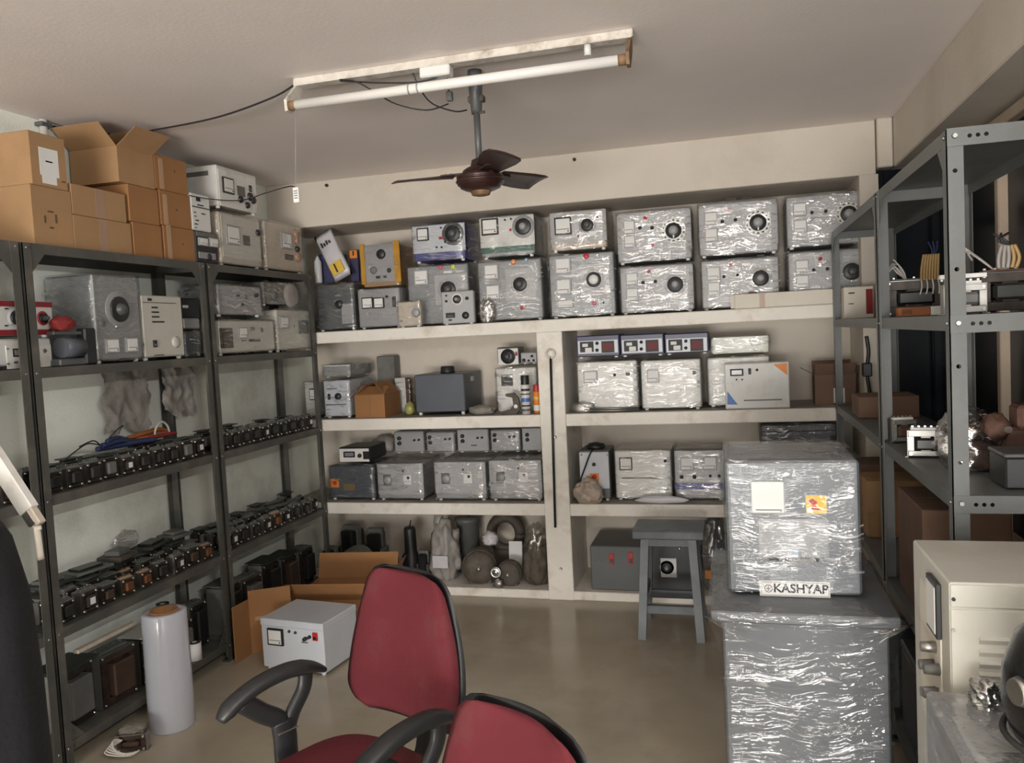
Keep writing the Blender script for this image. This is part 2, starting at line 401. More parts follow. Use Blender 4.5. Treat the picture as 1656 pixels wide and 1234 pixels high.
slab(XL, XN, S1); slab(XL, -1.141, S2); slab(-.982, XN, S2); slab(XL, -1.141, S3); slab(-.982, XN, S3)
SILL = 0.055
trim(MB().box(XL, XN, YB, YN, 0, SILL, .006), 'wall_shelf')
# iron rod with a ring eye let into the pillar face
rt, rb = at(890, 572, Y=YB - .02), at(898, 853, Y=YB - .02)
rod = empty('wall_rod', rb, 0, 'thin dark iron rod with ring eye hung down the white pillar', 'rod')
rel = rt - rb
MB().cyl((0, 0, 0), rel - Vector((0, 0, .02)), .0075, n=8).build('shaft', 'black', rod)
tm = MB(); tm.tube([(rel.x + .026 * math.cos(t), rel.y, rel.z + .026 * math.sin(t)) for t in [i * math.pi / 10 for i in range(21)]], .007, 8)
tm.build('ring_eye', 'fixture_white', rod)
for px, py in ((907, 920), (898, 707)):
    p = at(px, py, Y=YB - .006)
    tag(MB().cyl((0, 0, 0), (0, -.012, 0), .010, .006, 10).build('wall_bolt', 'steel_dull', None, p),
        'small grey bolt head low on the white pillar' if py > 800 else 'small bolt head beside the iron rod on the pillar', 'bolt')
for px, py in ((929, 258), (529, 300)):
    p = at(px, py, Y=YB)
    tag(MB().cyl((0, 0, 0), (0, -.018, 0), .011, .008, 8).build('wall_hook', 'black', None, p),
        'dark nail stub in the cream beam right of the fan' if px > 800 else 'dark nail stub in the cream beam left of the fan', 'nail')

# right wall: beam, dark window, low wall
wr = MB().box(XR, XR + .12, YF - .1, YN + .12, 0, CEIL).build('wall_right', 'wall_cream'); tag(wr, None, kind='structure')
trim(MB().box(.868, XR, YF, YB - .03, 2.435, CEIL, .006), 'wall_cream')
win = empty('window_1', (XR - .02, 0, 0), 0, None, None, kind='structure')
ym = at(1612, 400, X=XR - .06).y
edges = [-1.2, .5, 2.1, ym, YB - .03]
for i in range(4):
    MB().box(-.004, .004, edges[i] + .02, edges[i + 1] - .02, .75, 2.36).build('pane', 'dark_glass', win)
for e in edges: MB().box(-.04, .016, e - .022, e + .022, .72, 2.40, .004).build('mullion', 'frame_tan' if e < 4.5 else 'dark_glass', win)
MB().box(-.045, .016, -1.22, YB - .035, 2.36, 2.405, .004).build('head_rail', 'frame_tan', win)
MB().box(-.045, .016, -1.22, YB - .035, .70, .75, .004).build('bottom_rail', 'frame_tan', win)
w2 = empty('window_2', (0, YB + .03, 0), 0, None, None, kind='structure')
MB().box(.80, XR, -.004, .004, .03, 2.43).build('pane', 'dark_glass', w2)
MB().box(.797, .822, -.02, .02, .0, 2.43, .003).build('frame_post', 'dark_glass', w2)
MB().box(.797, XR, -.02, .02, 1.02, 1.06, .003).build('frame_rail', 'dark_glass', w2)
# shop front behind the camera: two piers and a lintel round the wide opening
wf = MB().box(XL, -2.25, YF - .1, YF, 0, CEIL).build('wall_front', 'wall_cream'); tag(wf, None, kind='structure')
trim(MB().box(1.02, XR, YF - .1, YF, 0, CEIL), 'wall_cream')

# ------------------------------------------------------------------ steel racks
def plate_holes(L, W, holes, r, t):
    """strip in the XZ plane: x along 0..L, z 0..W, holes along x at mid height"""
    mb = MB(); x = 0.0
    for h in sorted(holes):
        a, b = h - W / 2, h + W / 2
        if a > x + 1e-4: mb.box(x, a, 0, t, 0, W)
        out = [(h + dx * W / 2, W / 2 + dz * W / 2) for dx, dz in ((1, 0), (1, 1), (0, 1), (-1, 1), (-1, 0), (-1, -1), (0, -1), (1, -1))]
        inn = [(h + r * math.cos(k * math.pi / 4), W / 2 + r * math.sin(k * math.pi / 4)) for k in range(8)]
        vs = [(u, 0, v) for u, v in out] + [(u, 0, v) for u, v in inn] + [(u, t, v) for u, v in out] + [(u, t, v) for u, v in inn]
        fs = []
        for k in range(8):
            j = (k + 1) % 8
            fs += [(k, j, 8 + j, 8 + k), (16 + k, 16 + j, 24 + j, 24 + k), (8 + k, 8 + j, 24 + j, 24 + k)]
            fs += [(k, j, 16 + j, 16 + k)]
        mb.add(vs, fs); x = b
    if x < L - 1e-4: mb.box(x, L, 0, t, 0, W)
    return mb

def steel_rack(label, x0, x1, y0, y1, tops, ptop, m, group, front, holes=False):
    """front = +1 when the open long side faces +X, -1 when it faces -X"""
    ra = empty('steel_rack', ((x0 + x1) / 2, (y0 + y1) / 2, 0), 0, label, 'rack', group)
    cx, cy = (x0 + x1) / 2, (y0 + y1) / 2; hx, hy = (x1 - x0) / 2, (y1 - y0) / 2
    fw, t = .040, .003
    for sx in (-1, 1):
        for sy in (-1, 1):
            X, Y = sx * hx, sy * hy
            mb = MB()
            mb.box(X, X - sx * t, Y, Y - sy * fw, 0, ptop)
            if holes and sy < 0:
                hm = plate_holes(ptop, fw, [ptop - .105 - i * .25 for i in range(8)], .006, t)
                for v, f, sm in ((hm.v, hm.f, hm.s),):
                    mb.add([((X if sx > 0 else X) - sx * v_[2] + 0, Y + v_[1], v_[0]) for v_ in v], f)
            else:
                mb.box(X, X - sx * fw, Y, Y - sy * t, 0, ptop)
            p = mb.build('post', m, ra)
            MB().box(X - sx * .004, X - sx * (fw - .002), Y - sy * .004, Y - sy * (fw - .002), 0, .012).build('foot', 'rubber', p)
    lip = .040
    for k, zt in enumerate(tops):
        sh = MB()
        e = .0035
        sh.box(-hx + e, hx - e, -hy + e, hy - e, zt - .003, zt)
        for sx in (-1, 1): sh.box(sx * (hx - e), sx * (hx - e - .002), -hy + e, hy - e, zt - lip, zt - .003)
        sh.box(-hx + e, hx - e, hy - e, hy - e - .002, zt - lip, zt - .003)
        if not holes: sh.box(-hx + e, hx - e, -hy + e, -hy + e + .002, zt - lip, zt - .003)
        so = sh.build('shelf', m, ra)
        if holes:
            hm = plate_holes(2 * hx - 2 * fw - .002, lip + .006, [.016 + .0175 * i for i in range(3)] + [.13, .16, .2], .0052, .002)
            # rail cells are as wide as the strip is high, so space the row of holes by strip pieces
            rail = MB()
            L = 2 * hx - .004; hs = [fw + .012, fw + .031, fw + .050]
            c = .0095; r = .0055; W = lip + .006
            x = 0.0
            for h in hs:
                rail.box(x, h - c, 0, .002, 0, W) if h - c > x + 1e-5 else None
                rail.box(h - c, h + c, 0, .002, 0, W / 2 - c); rail.box(h - c, h + c, 0, .002, W / 2 + c, W)
                hm = plate_holes(2 * c, 2 * c, [c], r, .002)
                rail.add([(v[0] + h - c, v[1], v[2] + W / 2 - c) for v in hm.v], hm.f)
                x = h + c
            rail.box(x, L, 0, .002, 0, W)
            ro = rail.build('end_rail', m, so, (-hx + .002, -hy - .0025, zt - W))
        for sx in (-1, 1):
            for sy in (-1, 1):
                if sx != front and sy > 0: continue
                b = MB(); X, Y = sx * hx, sy * (hy - .018)
                b.cyl((X, Y, zt - .02), (X + sx * .004, Y, zt - .02), .0065, .005, 8)
                if sy < 0: b.cyl((sx * (hx - .02), -hy - (.003 if holes else 0), zt - .02), (sx * (hx - .02), -hy - .008, zt - .02), .0075, .006, 8)
                b.build('bolt', 'steel_dull', so)
    for zt in (tops[0], tops[-1]):            # triangular gusset plates at the corners
        for sy in (-1, 1):
            Y = sy * (hy - fw + .002); d = -1 if zt == tops[-1] else 1
            z0 = zt - lip if d < 0 else zt + .002
            X = front * (hx - .0045)
            MB().prism([(Y, z0), (Y - sy * .07, z0), (Y, z0 + d * .08)], 'X', X, X - front * .0025).build('gusset', m, ra)
    return ra
LTOP = [2.100, 1.612, 1.105, 0.570, 0.105]
lx0, lx1 = -2.910, -2.612
steel_rack('dark grey steel rack cut off by the left frame edge, mostly out of view', lx0, lx1, 1.405, 2.522, LTOP[::-1], 2.098, 'rack_olive', 'slotted steel racks', 1)
steel_rack('dark grey steel rack on the left wall carrying the pile of brown cartons', lx0, lx1, 2.535, 3.655, LTOP[::-1], 2.098, 'rack_olive', 'slotted steel racks', 1)
steel_rack('dark grey steel rack in the far left corner beside the wall niches', lx0, lx1, 3.668, 4.770, LTOP[::-1], 2.098, 'rack_olive', 'slotted steel racks', 1)
RTOP = [2.115, 1.640, 1.170, 0.640, 0.12]
rx0, rx1 = 0.545, 0.862
steel_rack('grey steel rack nearest the camera on the right, bolt holes in its end rails', rx0, rx1, 2.315, 3.345, RTOP[::-1], 2.113, 'rack_grey', 'slotted steel racks', -1, holes=True)
steel_rack('grey steel rack at the back right, in front of the niche shelves', rx0, rx1, 3.36, 4.755, RTOP[::-1], 2.113, 'rack_grey', 'slotted steel racks', -1)
# ------------------------------------------------------------------ boxed instruments
class Place:
    """front plane of a box: 'Y' (faces the camera side, -Y) or 'X' (faces +X, standing on the left racks)"""
    def __init__(s, Z, rect, plane, val, zb):
        s.o = Z; s.pl = plane; s.val = val; s.zb = zb
        l, t, r, b = rect
        cx = (l + r) / 2; ymid = (t + b) / 2
        a = s.P(l, ymid); c = s.P(r, ymid); k = s.P(cx, t)
        s.a0, s.a1 = (a.x, c.x) if plane == 'Y' else (a.y, c.y)
        s.W = s.a1 - s.a0; s.c = (s.a0 + s.a1) / 2
        if zb is None: s.zb = s.P(cx, b).z
        s.H = k.z - s.zb
        s.top = k.z
        s.loc = (s.c, val, s.zb) if plane == 'Y' else (val, s.c, s.zb)
        s.rz = 0.0 if plane == 'Y' else R(90)
    def P(s, zx, zy):
        x = s.o[0] + zx * s.o[2]; y = s.o[1] + zy * s.o[2]
        return at(x, y, Y=s.val) if s.pl == 'Y' else at(x, y, X=s.val)
    def l(s, zx, zy):
        p = s.P(zx, zy); return ((p.x if s.pl == 'Y' else p.y) - s.c, p.z - s.zb)
    def sc(s, d, zx, zy):
        a = s.l(zx - d, zy)[0]; b = s.l(zx + d, zy)[0]; return abs(b - a) / 2

def film_shell(W, H, D, seed, off=.006, amp=.004, back=False, n=10):
    bm = bmesh.new(); bmesh.ops.create_cube(bm, size=2.0)
    bmesh.ops.subdivide_edges(bm, edges=bm.edges[:], cuts=n, use_grid_fill=True)
    if not back:
        bmesh.ops.delete(bm, geom=[f for f in bm.faces if f.normal.y > .9 or f.normal.z < -.9], context='FACES')
    o = Vector((seed * 2.3, seed * 7.1, seed * 1.7)); vs = []
    bm.verts.index_update()
    for v in bm.verts:
        p = Vector((v.co.x * W / 2, v.co.y * D / 2 + D / 2, v.co.z * H / 2 + H / 2))
        d = Vector((v.co.x if abs(v.co.x) > .99 else 0, v.co.y if abs(v.co.y) > .99 else 0, v.co.z if abs(v.co.z) > .99 else 0))
        d = d.normalized() if d.length else d
        k = off + amp * (1 + noise.noise(p * 14 + o)) + amp * .6 * noise.noise(p * 40 + o)
        if v.co.z < -.99: k *= .5
        q = p + d * k
        q.z = max(q.z, .001)
        vs.append(tuple(q))
    fs = [tuple(l.vert.index for l in f.loops) for f in bm.faces]; bm.free()
    return MB().add(vs, fs, True)

_seed = [0]
def instrument(name, label, cat, pl, D, body, feats=(), feet='white_plastic', fh=.014, film=None, group=None, panel=None, pin=.0, top_gap=0.0, c=.006, turn=0.0):
    W, H = pl.W, pl.H - top_gap
    if film: W -= .018; H -= .010
    root = empty(name, pl.loc, pl.rz + turn, label, cat, group)
    if not feet: fh = 0.0
    bd = MB().box(-W / 2, W / 2, 0, D, fh, H, c).build('body', body, root)
    yf = -.0005
    if feet:
        fm = MB().cyl((0, 0, 0), (0, 0, fh + .002), .011, .013, 10).mesh('foot', feet)
        for sx in (-1, 1):
            for y in (.022, D - .025):
                o = bpy.data.objects.new('foot', fm); COL.objects.link(o); o.parent = root; o.location = (sx * (W / 2 - .024), y, 0)
    if panel:
        MB().box(-W / 2 + pin, W / 2 - pin, -.003, .002, fh + pin, H - pin, .0015).build('front_panel', panel, root); yf = -.0035
    for ft in feats:
        k = ft[0]
        if k in ('meter', 'meterk', 'plate', 'switch', 'slot', 'disp'):
            x0, z1 = pl.l(ft[1], ft[2]); x1, z0 = pl.l(ft[3], ft[4])
            xc = ((pl.l(ft[1], (ft[2] + ft[4]) / 2)[0]) + (pl.l(ft[3], (ft[2] + ft[4]) / 2)[0])) / 2
            wd = abs(pl.l(ft[3], (ft[2] + ft[4]) / 2)[0] - pl.l(ft[1], (ft[2] + ft[4]) / 2)[0])
            mx_ = (ft[1] + ft[3]) / 2
            z1 = pl.l(mx_, ft[2])[1]; z0 = pl.l(mx_, ft[4])[1]
            x0, x1 = xc - wd / 2, xc + wd / 2; zc = (z0 + z1) / 2; hd = z1 - z0
        if k in ('meter', 'meterk'):
            fr = 'black' if k == 'meterk' else (ft[5] if len(ft) > 5 else 'mid_grey')
            mo = MB().box(-wd / 2, wd / 2, -.010, .002, -hd / 2, hd / 2, .002).build('meter', fr, root, (xc, yf, zc))
            b = .1
            MB().box(-wd * (.5 - b), wd * (.5 - b), -.0115, -.009, -hd * (.5 - b), hd * (.5 - b)).build('meter_face', 'paper', mo)
            MB().prism([(-wd * .36, -hd * .16), (wd * .36, -hd * .16), (wd * .36, -hd * .20), (-wd * .36, -hd * .20)], 'Y', -.0122, -.0114).build('meter_print', 'coil_grey', mo)
            MB().cyl((wd * .30, -.0112, -hd * .30), (wd * .30, -.0135, -hd * .30), min(wd, hd) * .045, n=8).build('adjust_screw', 'ink', mo)
        elif k == 'plate':
            pr_ = ft[6] if len(ft) > 6 else .003
            MB().box(x0, x1, yf - pr_, yf + .002, z0, z1, .001).build(ft[7] if len(ft) > 7 else 'name_plate', ft[5], root)
            if pr_ >= .003 and len(ft) > 8: yf = yf
        elif k == 'switch':
            so = MB().box(x0, x1, yf - .006, yf + .002, z0, z1, .0015).build('rocker_switch', ft[5], root)
            MB().box(x0 + wd * .2, x1 - wd * .2, yf - .009, yf - .004, z0 + hd * .15, zc, .001).build('rocker', 'black' if ft[5] != 'black' else 'dark_grey', so)
        elif k == 'slot':
            MB().box(x0, x1, yf - .0012, yf + .001, z0, z1).build('print_line', ft[5] if len(ft) > 5 else 'ink', root)
        elif k == 'disp':
            do = MB().box(x0, x1, yf - .004, yf + .002, z0, z1, .001).build('display', ft[5], root)
            MB().box(x0 + wd * .12, x1 - wd * .12, yf - .005, yf - .003, z0 + hd * .2, z1 - hd * .2).build('display_window', ft[6], do)
        elif k == 'lamp':
            x, z = pl.l(ft[1], ft[2]); r = pl.sc(ft[3], ft[1], ft[2])
            lo = MB().lathe([(0, -.010), (r * .6, -.009), (r, -.004), (r, .002)], (x, yf, z), 12, 'Y').build('indicator_lamp', ft[4], root)
        elif k == 'knob':
            x, z = pl.l(ft[1], ft[2]); r = pl.sc(ft[3], ft[1], ft[2])
            MB().lathe([(0, -.016), (r * .75, -.016), (r * .85, -.013), (r, .0), (r, .002)], (x, yf, z), 14, 'Y').build('knob', ft[4] if len(ft) > 4 else 'black_plastic', root)
        elif k == 'dial':          # ('dial', x, y, r, style)
            x, z = pl.l(ft[1], ft[2]); r = pl.sc(ft[3], ft[1], ft[2]); st = ft[4] if len(ft) > 4 else 'black'
            if st == 'ring':       # white scale ring with dark dashes, black dial, grey knob
                do = MB().lathe([(0, -.005), (r * .96, -.005), (r, -.003), (r, .002)], (x, yf, z), 28, 'Y').build('dial', 'white_plastic', root)
                tk = MB()
                for i in range(14):
                    a0 = 2 * math.pi * (i + .22) / 14; a1 = 2 * math.pi * (i + .70) / 14
                    pts = []
                    for rr, aa in ((.80, a0), (.92, a0), (.92, (a0 + a1) / 2), (.92, a1), (.80, a1), (.80, (a0 + a1) / 2)):
                        pts.append((x + r * rr * math.cos(aa), z + r * rr * math.sin(aa)))
                    tk.prism(pts, 'Y', yf - .0058, yf - .0045)
                tk.build('scale_marks', 'ink', do)
                MB().lathe([(0, -.012), (r * .60, -.012), (r * .66, -.008), (r * .68, -.004)], (x, yf, z), 24, 'Y').build('dial_face', 'black_plastic', do)
                MB().lathe([(0, -.032), (r * .30, -.032), (r * .36, -.026), (r * .40, -.011)], (x, yf, z), 18, 'Y').build('dial_knob', 'mid_grey', do)
                MB().box(x - r * .05, x + r * .05, yf - .014, yf - .011, z - r * .62, z - r * .36).build('pointer', 'white_plastic', do)
            else:
                do = MB().lathe([(0, -.004), (r * 1.38, -.004), (r * 1.42, -.002), (r * 1.42, .001)], (x, yf, z), 26, 'Y').build('dial', ft[5] if len(ft) > 5 else 'silver_panel', root)
                if st == 'white':
                    MB().lathe([(r * .62, -.012), (r * .68, -.016), (r * .95, -.014), (r, -.003)], (x, yf, z), 26, 'Y').build('dial_ring', 'black', do)
                    MB().lathe([(0, -.014), (r * .60, -.013), (r * .64, -.010)], (x, yf, z), 22, 'Y').build('dial_knob', 'white_plastic', do)
                else:
                    MB().lathe([(0, -.012), (r * .9, -.013), (r, -.010), (r, -.003)], (x, yf, z), 26, 'Y').build('dial_face', 'black_plastic', do)
                    MB().lathe([(0, -.034), (r * .34, -.034), (r * .42, -.028), (r * .50, -.011)], (x, yf, z), 18, 'Y').build('dial_knob', 'dark_grey' if st == 'black' else 'mid_grey', do)
        elif k == 'corner':        # printed corner triangle ('corner', pts list, mat)
            MB().prism([pl.l(*p) for p in ft[1]], 'Y', yf - .0012, yf + .0005).build('printed_corner', ft[2], root)
        elif k == 'text':
            x, z = pl.l(ft[2], ft[3]); h = pl.sc(ft[4], ft[2], ft[3])
            text(ft[1], h * 2, ft[5], root, (x, yf - .0012, z), (R(90), 0, 0))
    if film:
        _seed[0] += 1
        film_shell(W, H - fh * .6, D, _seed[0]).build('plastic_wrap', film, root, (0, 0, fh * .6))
    return root

ZA = (480, 360, 220 / 1508); ZB = (650, 330, 250 / 1542); ZC = (880, 320, 260 / 1604); ZD = (1120, 290, 300 / 1610)
Z7 = (480, 530, 440 / 1656); Z8 = (880, 520, 540 / 1656); Z1 = (0, 180, 520 / 1656); Z2 = (0, 400, 520 / 1656)
ZE = (330, 440, 190 / 1465); ZF = (290, 260, 230 / 1577); ZL = (900, 700, 300 / 1028); Z14 = (500, 820, 420 / 1656)
Z6 = (350, 860, 610 / 1656); ZG = (480, 560, 240 / 1656); ZH = (0, 420, 200 / 1234)
I = instrument
GW = 'film-wrapped machines on the top wall shelf'
# ---- top wall shelf, standing on the slab
F1 = 4.85
p = Place(ZA, (205, 665, 655, 1195), 'Y', 4.86, S1)
a0 = I('wrapped_machine', 'dark grey film-wrapped box at the left end of the top wall shelf', 'machine', p, .36, 'dark_grey', [('knob', 470, 905, 45), ('plate', 500, 900, 630, 1120, 'mid_grey')], film='film', group=GW)
pA0 = p
p = Place(ZA, (668, 715, 1160, 1185), 'Y', F1, S1)
I('twin_meter_box', 'grey box with two small square meters side by side, under the yellow package', 'machine', p, .36, 'mid_grey',
  [('meterk', 725, 830, 850, 955), ('meterk', 855, 830, 972, 950), ('knob', 1000, 820, 14), ('switch', 1060, 820, 1100, 935, 'black'), ('slot', 770, 990, 800, 1030, 'silver_panel'), ('lamp', 1010, 1035, 14, 'silver_panel')], group=GW, film='film_dusty')
pB = p
p = Place(ZA, (1108, 860, 1390, 1185), 'Y', 4.80, S1)
I('small_wrapped_box', 'small beige box with one knob, wrapped in dusty film, beside the twin meter box', 'machine', p, .04, 'beige_coat', [('knob', 1320, 1000, 50, 'mid_grey'), ('lamp', 1160, 1090, 12, 'mid_grey')], film='film_dusty', group=GW, fh=.006)
p = Place(ZB, (398, 868, 718, 1200), 'Y', 4.80, S1)
d4 = I('tester_box', 'small white tester with round meter and two knobs on the shelf edge', 'machine', p, .04, 'silver_panel',
  [('dial', 552, 950, 40, 'grey', 'white_plastic'), ('knob', 650, 940, 17), ('knob', 445, 970, 12), ('knob', 445, 915, 8), ('knob', 635, 1110, 36), ('switch', 440, 1085, 530, 1135, 'black'), ('slot', 465, 1150, 500, 1165)], group=GW, fh=.006)
pl_ = Place(ZB, (720, 860, 900, 1200), 'Y', 4.80, S1)
bg = MB().blob((.022, .016, .07), (.05, .015, .07), 3, .45, 3, 4, 0.001)
tag(bg.build('plastic_bag', 'film_bag', None, (pl_.c, 4.80, S1)), 'crumpled clear plastic bag bulging right of the small white tester', 'bag')
p = Place(ZB, (50, 595, 682, 1185), 'Y', 4.91, S1)
I('wrapped_machine', 'grey film-wrapped machine half hidden behind the small white tester', 'machine', p, .36, 'hammer_grey',
  [('meter', 122, 655, 270, 812), ('plate', 330, 700, 660, 1000, 'silver_panel'), ('dial', 465, 850, 75, 'black'), ('lamp', 385, 635, 22, 'lamp_pink'), ('lamp', 510, 628, 26, 'lamp_green'), ('slot', 415, 665, 500, 690, 'paper')], film='film', group=GW)
pE = p
p = Place(ZB, (752, 545, 1412, 1150), 'Y', F1, S1)
I('wrapped_machine', 'grey machine with two meters, an orange lamp and black dial under the green-based box', 'machine', p, .40, 'hammer_grey',
  [('meter', 820, 600, 968, 755), ('meter', 838, 805, 982, 955), ('plate', 1035, 640, 1335, 965, 'silver_panel'), ('dial', 1180, 800, 68, 'black'), ('lamp', 1112, 578, 26, 'lamp_amber'), ('lamp', 1240, 560, 20, 'lamp_blue'), ('lamp', 1110, 1032, 22, 'silver_panel'), ('lamp', 1200, 1035, 20, 'lamp_red'), ('slot', 1100, 930, 1310, 945, 'lamp_pink')], film='film', group=GW)
pF = p
p = Place(ZC, (42, 540, 718, 1160), 'Y', F1, S1)
I('wrapped_machine', 'grey machine with three stacked meters and a white-centred dial', 'machine', p, .40, 'hammer_grey',
  [('meter', 108, 598, 270, 760), ('meter', 120, 808, 272, 968), ('meter', 132, 1020, 298, 1095), ('plate', 360, 660, 648, 970, 'silver_panel'), ('dial', 495, 815, 76, 'white'), ('lamp', 418, 582, 30, 'lamp_red'), ('lamp', 500, 1052, 24, 'lamp_pink'), ('knob', 592, 1045, 12), ('slot', 390, 958, 640, 972, 'lamp_pink')], film='film', group=GW)
pG = p
GRID = lambda: None
p = Place(ZC, (745, 655, 1505, 1135), 'Y', F1, S1)
I('wrapped_machine', 'flat grey machine with black ring dial, first of three in the lower row', 'machine', p, .40, 'mid_grey',
  [('plate', 770, 690, 1490, 1075, 'silver_panel', .002, 'front_plate'), ('meter', 815, 748, 938, 872), ('meter', 820, 900, 942, 1030), ('dial', 1308, 865, 80, 'grey'), ('knob', 988, 845, 20), ('knob', 1110, 835, 20), ('lamp', 1045, 732, 18, 'lamp_pink'), ('lamp', 1170, 740, 12, 'white_plastic'), ('lamp', 1440, 725, 12, 'white_plastic'), ('lamp', 1180, 1010, 12, 'white_plastic'), ('lamp', 1450, 990, 12, 'white_plastic')], film='film', group=GW)
pH = p
p = Place(ZD, (65, 675, 765, 1105), 'Y', 4.89, S1)
I('wrapped_machine', 'flat grey machine with black ring dial behind the end of the long pale carton', 'machine', p, .36, 'mid_grey',
  [('plate', 85, 710, 745, 1060, 'silver_panel', .002, 'front_plate'), ('meter', 122, 760, 242, 880), ('meter', 130, 890, 242, 1010), ('dial', 590, 858, 72, 'grey'), ('knob', 272, 845, 15), ('knob', 392, 832, 15), ('lamp', 330, 745, 16, 'lamp_pink'), ('slot', 305, 650, 370, 664), ('slot', 560, 655, 625, 668)], film='film', group=GW)
pI = p
p = Place(ZD, (820, 600, 1530, 1040), 'Y', 4.89, S1)
I('wrapped_machine', 'flat grey machine at the right end of the top wall shelf, seen through the rack', 'machine', p, .36, 'mid_grey',
  [('plate', 840, 640, 1515, 985, 'silver_panel', .002, 'front_plate'), ('meter', 888, 700, 1010, 810), ('meter', 895, 830, 1012, 945), ('dial', 1382, 800, 80, 'black'), ('knob', 1050, 788, 18), ('knob', 1170, 778, 18), ('lamp', 1108, 690, 18, 'lamp_red')], film='film', group=GW)
pJ = p
# ---- second tier on top of them
p = Place(ZB, (100, 180, 640, 560), 'Y', 4.89, pE.top + .008)
I('dial_supply', 'white-fronted supply with blue case, black dial and square meter', 'machine', p, .30, 'blue_coat',
  [('plate', 108, 205, 632, 480, 'white_cool', .003, 'front_plate'), ('meterk', 152, 240, 270, 370), ('dial', 508, 296, 78, 'black', 'dark_grey'), ('switch', 370, 325, 415, 352, 'lamp_red'), ('knob', 392, 238, 9), ('slot', 200, 445, 540, 455, 'lamp_pink'), ('knob', 350, 432, 10), ('knob', 400, 432, 10), ('knob', 435, 380, 10)], film='film', group=GW)
p = Place(ZB, (770, 95, 1330, 515), 'Y', 4.87, pF.top + .008)
I('dial_supply', 'white-fronted supply with green base strip and large grey dial', 'machine', p, .32, 'hammer_grey',
  [('plate', 778, 125, 1322, 420, 'white_coat', .003, 'front_plate'), ('plate', 785, 425, 1310, 480, 'green_coat', .003, 'base_strip'), ('meterk', 795, 145, 965, 312), ('dial', 1210, 225, 80, 'grey', 'mid_grey'), ('lamp', 1085, 258, 14, 'lamp_red'), ('knob', 1030, 160, 10), ('knob', 1090, 150, 10), ('slot', 830, 350, 1250, 385, 'tape_mauve')], film='film_dusty', group=GW)
p = Place(ZC, (45, 110, 635, 495), 'Y', 4.87, pG.top + .008)
I('dial_supply', 'silver supply with one meter and small black dial, third in the upper row', 'machine', p, .32, 'beige_coat',
  [('plate', 60, 135, 622, 445, 'silver_panel', .003, 'front_plate'), ('meterk', 103, 193, 276, 372), ('dial', 430, 272, 62, 'black', 'mid_grey'), ('plate', 450, 335, 520, 375, 'white_plastic', .012, 'pointer'), ('knob', 340, 380, 9), ('knob', 530, 190, 9)], film='film', group=GW)
def ringbox(p, label, Dp, x0, extra):
    return I('variable_transformer', label, 'machine', p, Dp, 'mid_grey', extra, film='film', group=GW)
p = Place(ZC, (712, 105, 1482, 610), 'Y', 4.87, pH.top + .008)
ringbox(p, 'flat grey machine with dashed white ring dial, directly right of the silver supply', .34, 0,
  [('plate', 730, 150, 1468, 540, 'silver_panel', .002, 'front_plate'), ('meter', 790, 225, 908, 365), ('meter', 798, 375, 912, 500), ('dial', 1290, 325, 122, 'ring'), ('lamp', 1010, 200, 20, 'lamp_red'), ('knob', 955, 300, 20), ('knob', 1078, 298, 20), ('lamp', 1082, 475, 16, 'lamp_red'), ('lamp', 1158, 475, 15, 'white_plastic'), ('lamp', 1420, 178, 10, 'white_plastic'), ('lamp', 1422, 445, 10, 'white_plastic')])
p = Place(ZD, (40, 175, 752, 635), 'Y', 4.89, pI.top + .008)
ringbox(p, 'flat grey machine with dashed white ring dial, middle of the three in the upper row', .32, 0,
  [('plate', 58, 225, 738, 580, 'silver_panel', .002, 'front_plate'), ('meter', 100, 285, 218, 402), ('meter', 105, 425, 220, 545), ('dial', 568, 375, 112, 'ring'), ('knob', 258, 368, 17), ('knob', 372, 352, 17), ('lamp', 315, 265, 15, 'lamp_pink'), ('lamp', 436, 268, 10, 'white_plastic'), ('slot', 290, 165, 375, 180), ('slot', 430, 155, 520, 168)])
p = Place(ZD, (802, 110, 1532, 570), 'Y', 4.89, pJ.top + .008)
ringbox(p, 'flat grey machine with dashed white ring dial, rightmost of the upper row', .32, 0,
  [('plate', 820, 160, 1515, 500, 'silver_panel', .002, 'front_plate'), ('meter', 868, 205, 988, 320), ('meter', 872, 350, 995, 468), ('dial', 1355, 300, 112, 'ring'), ('knob', 1035, 290, 17), ('knob', 1155, 278, 17), ('lamp', 1225, 190, 10, 'white_plastic')])
# yellow package on the twin meter box
p = Place(ZA, (715, 235, 1150, 690), 'Y', 4.90, pB.top + .008)
yp = I('yellow_package', 'amber film package holding a grey panel with a round dial and sockets', 'package', p, .26, 'cardboard',
  [('plate', 760, 240, 1085, 660, 'mid_grey', .004, 'front_plate'), ('knob', 935, 350, 55), ('lamp', 855, 530, 40, 'iron_grey'), ('lamp', 1025, 530, 25, 'ink'), ('switch', 880, 590, 930, 620, 'ink'), ('switch', 962, 585, 1002, 612, 'ink'), ('plate', 715, 240, 762, 690, 'amber_film', .010, 'amber_edge'), ('plate', 1082, 200, 1150, 655, 'amber_film', .010, 'amber_edge')], feet=None, film='film_dusty')
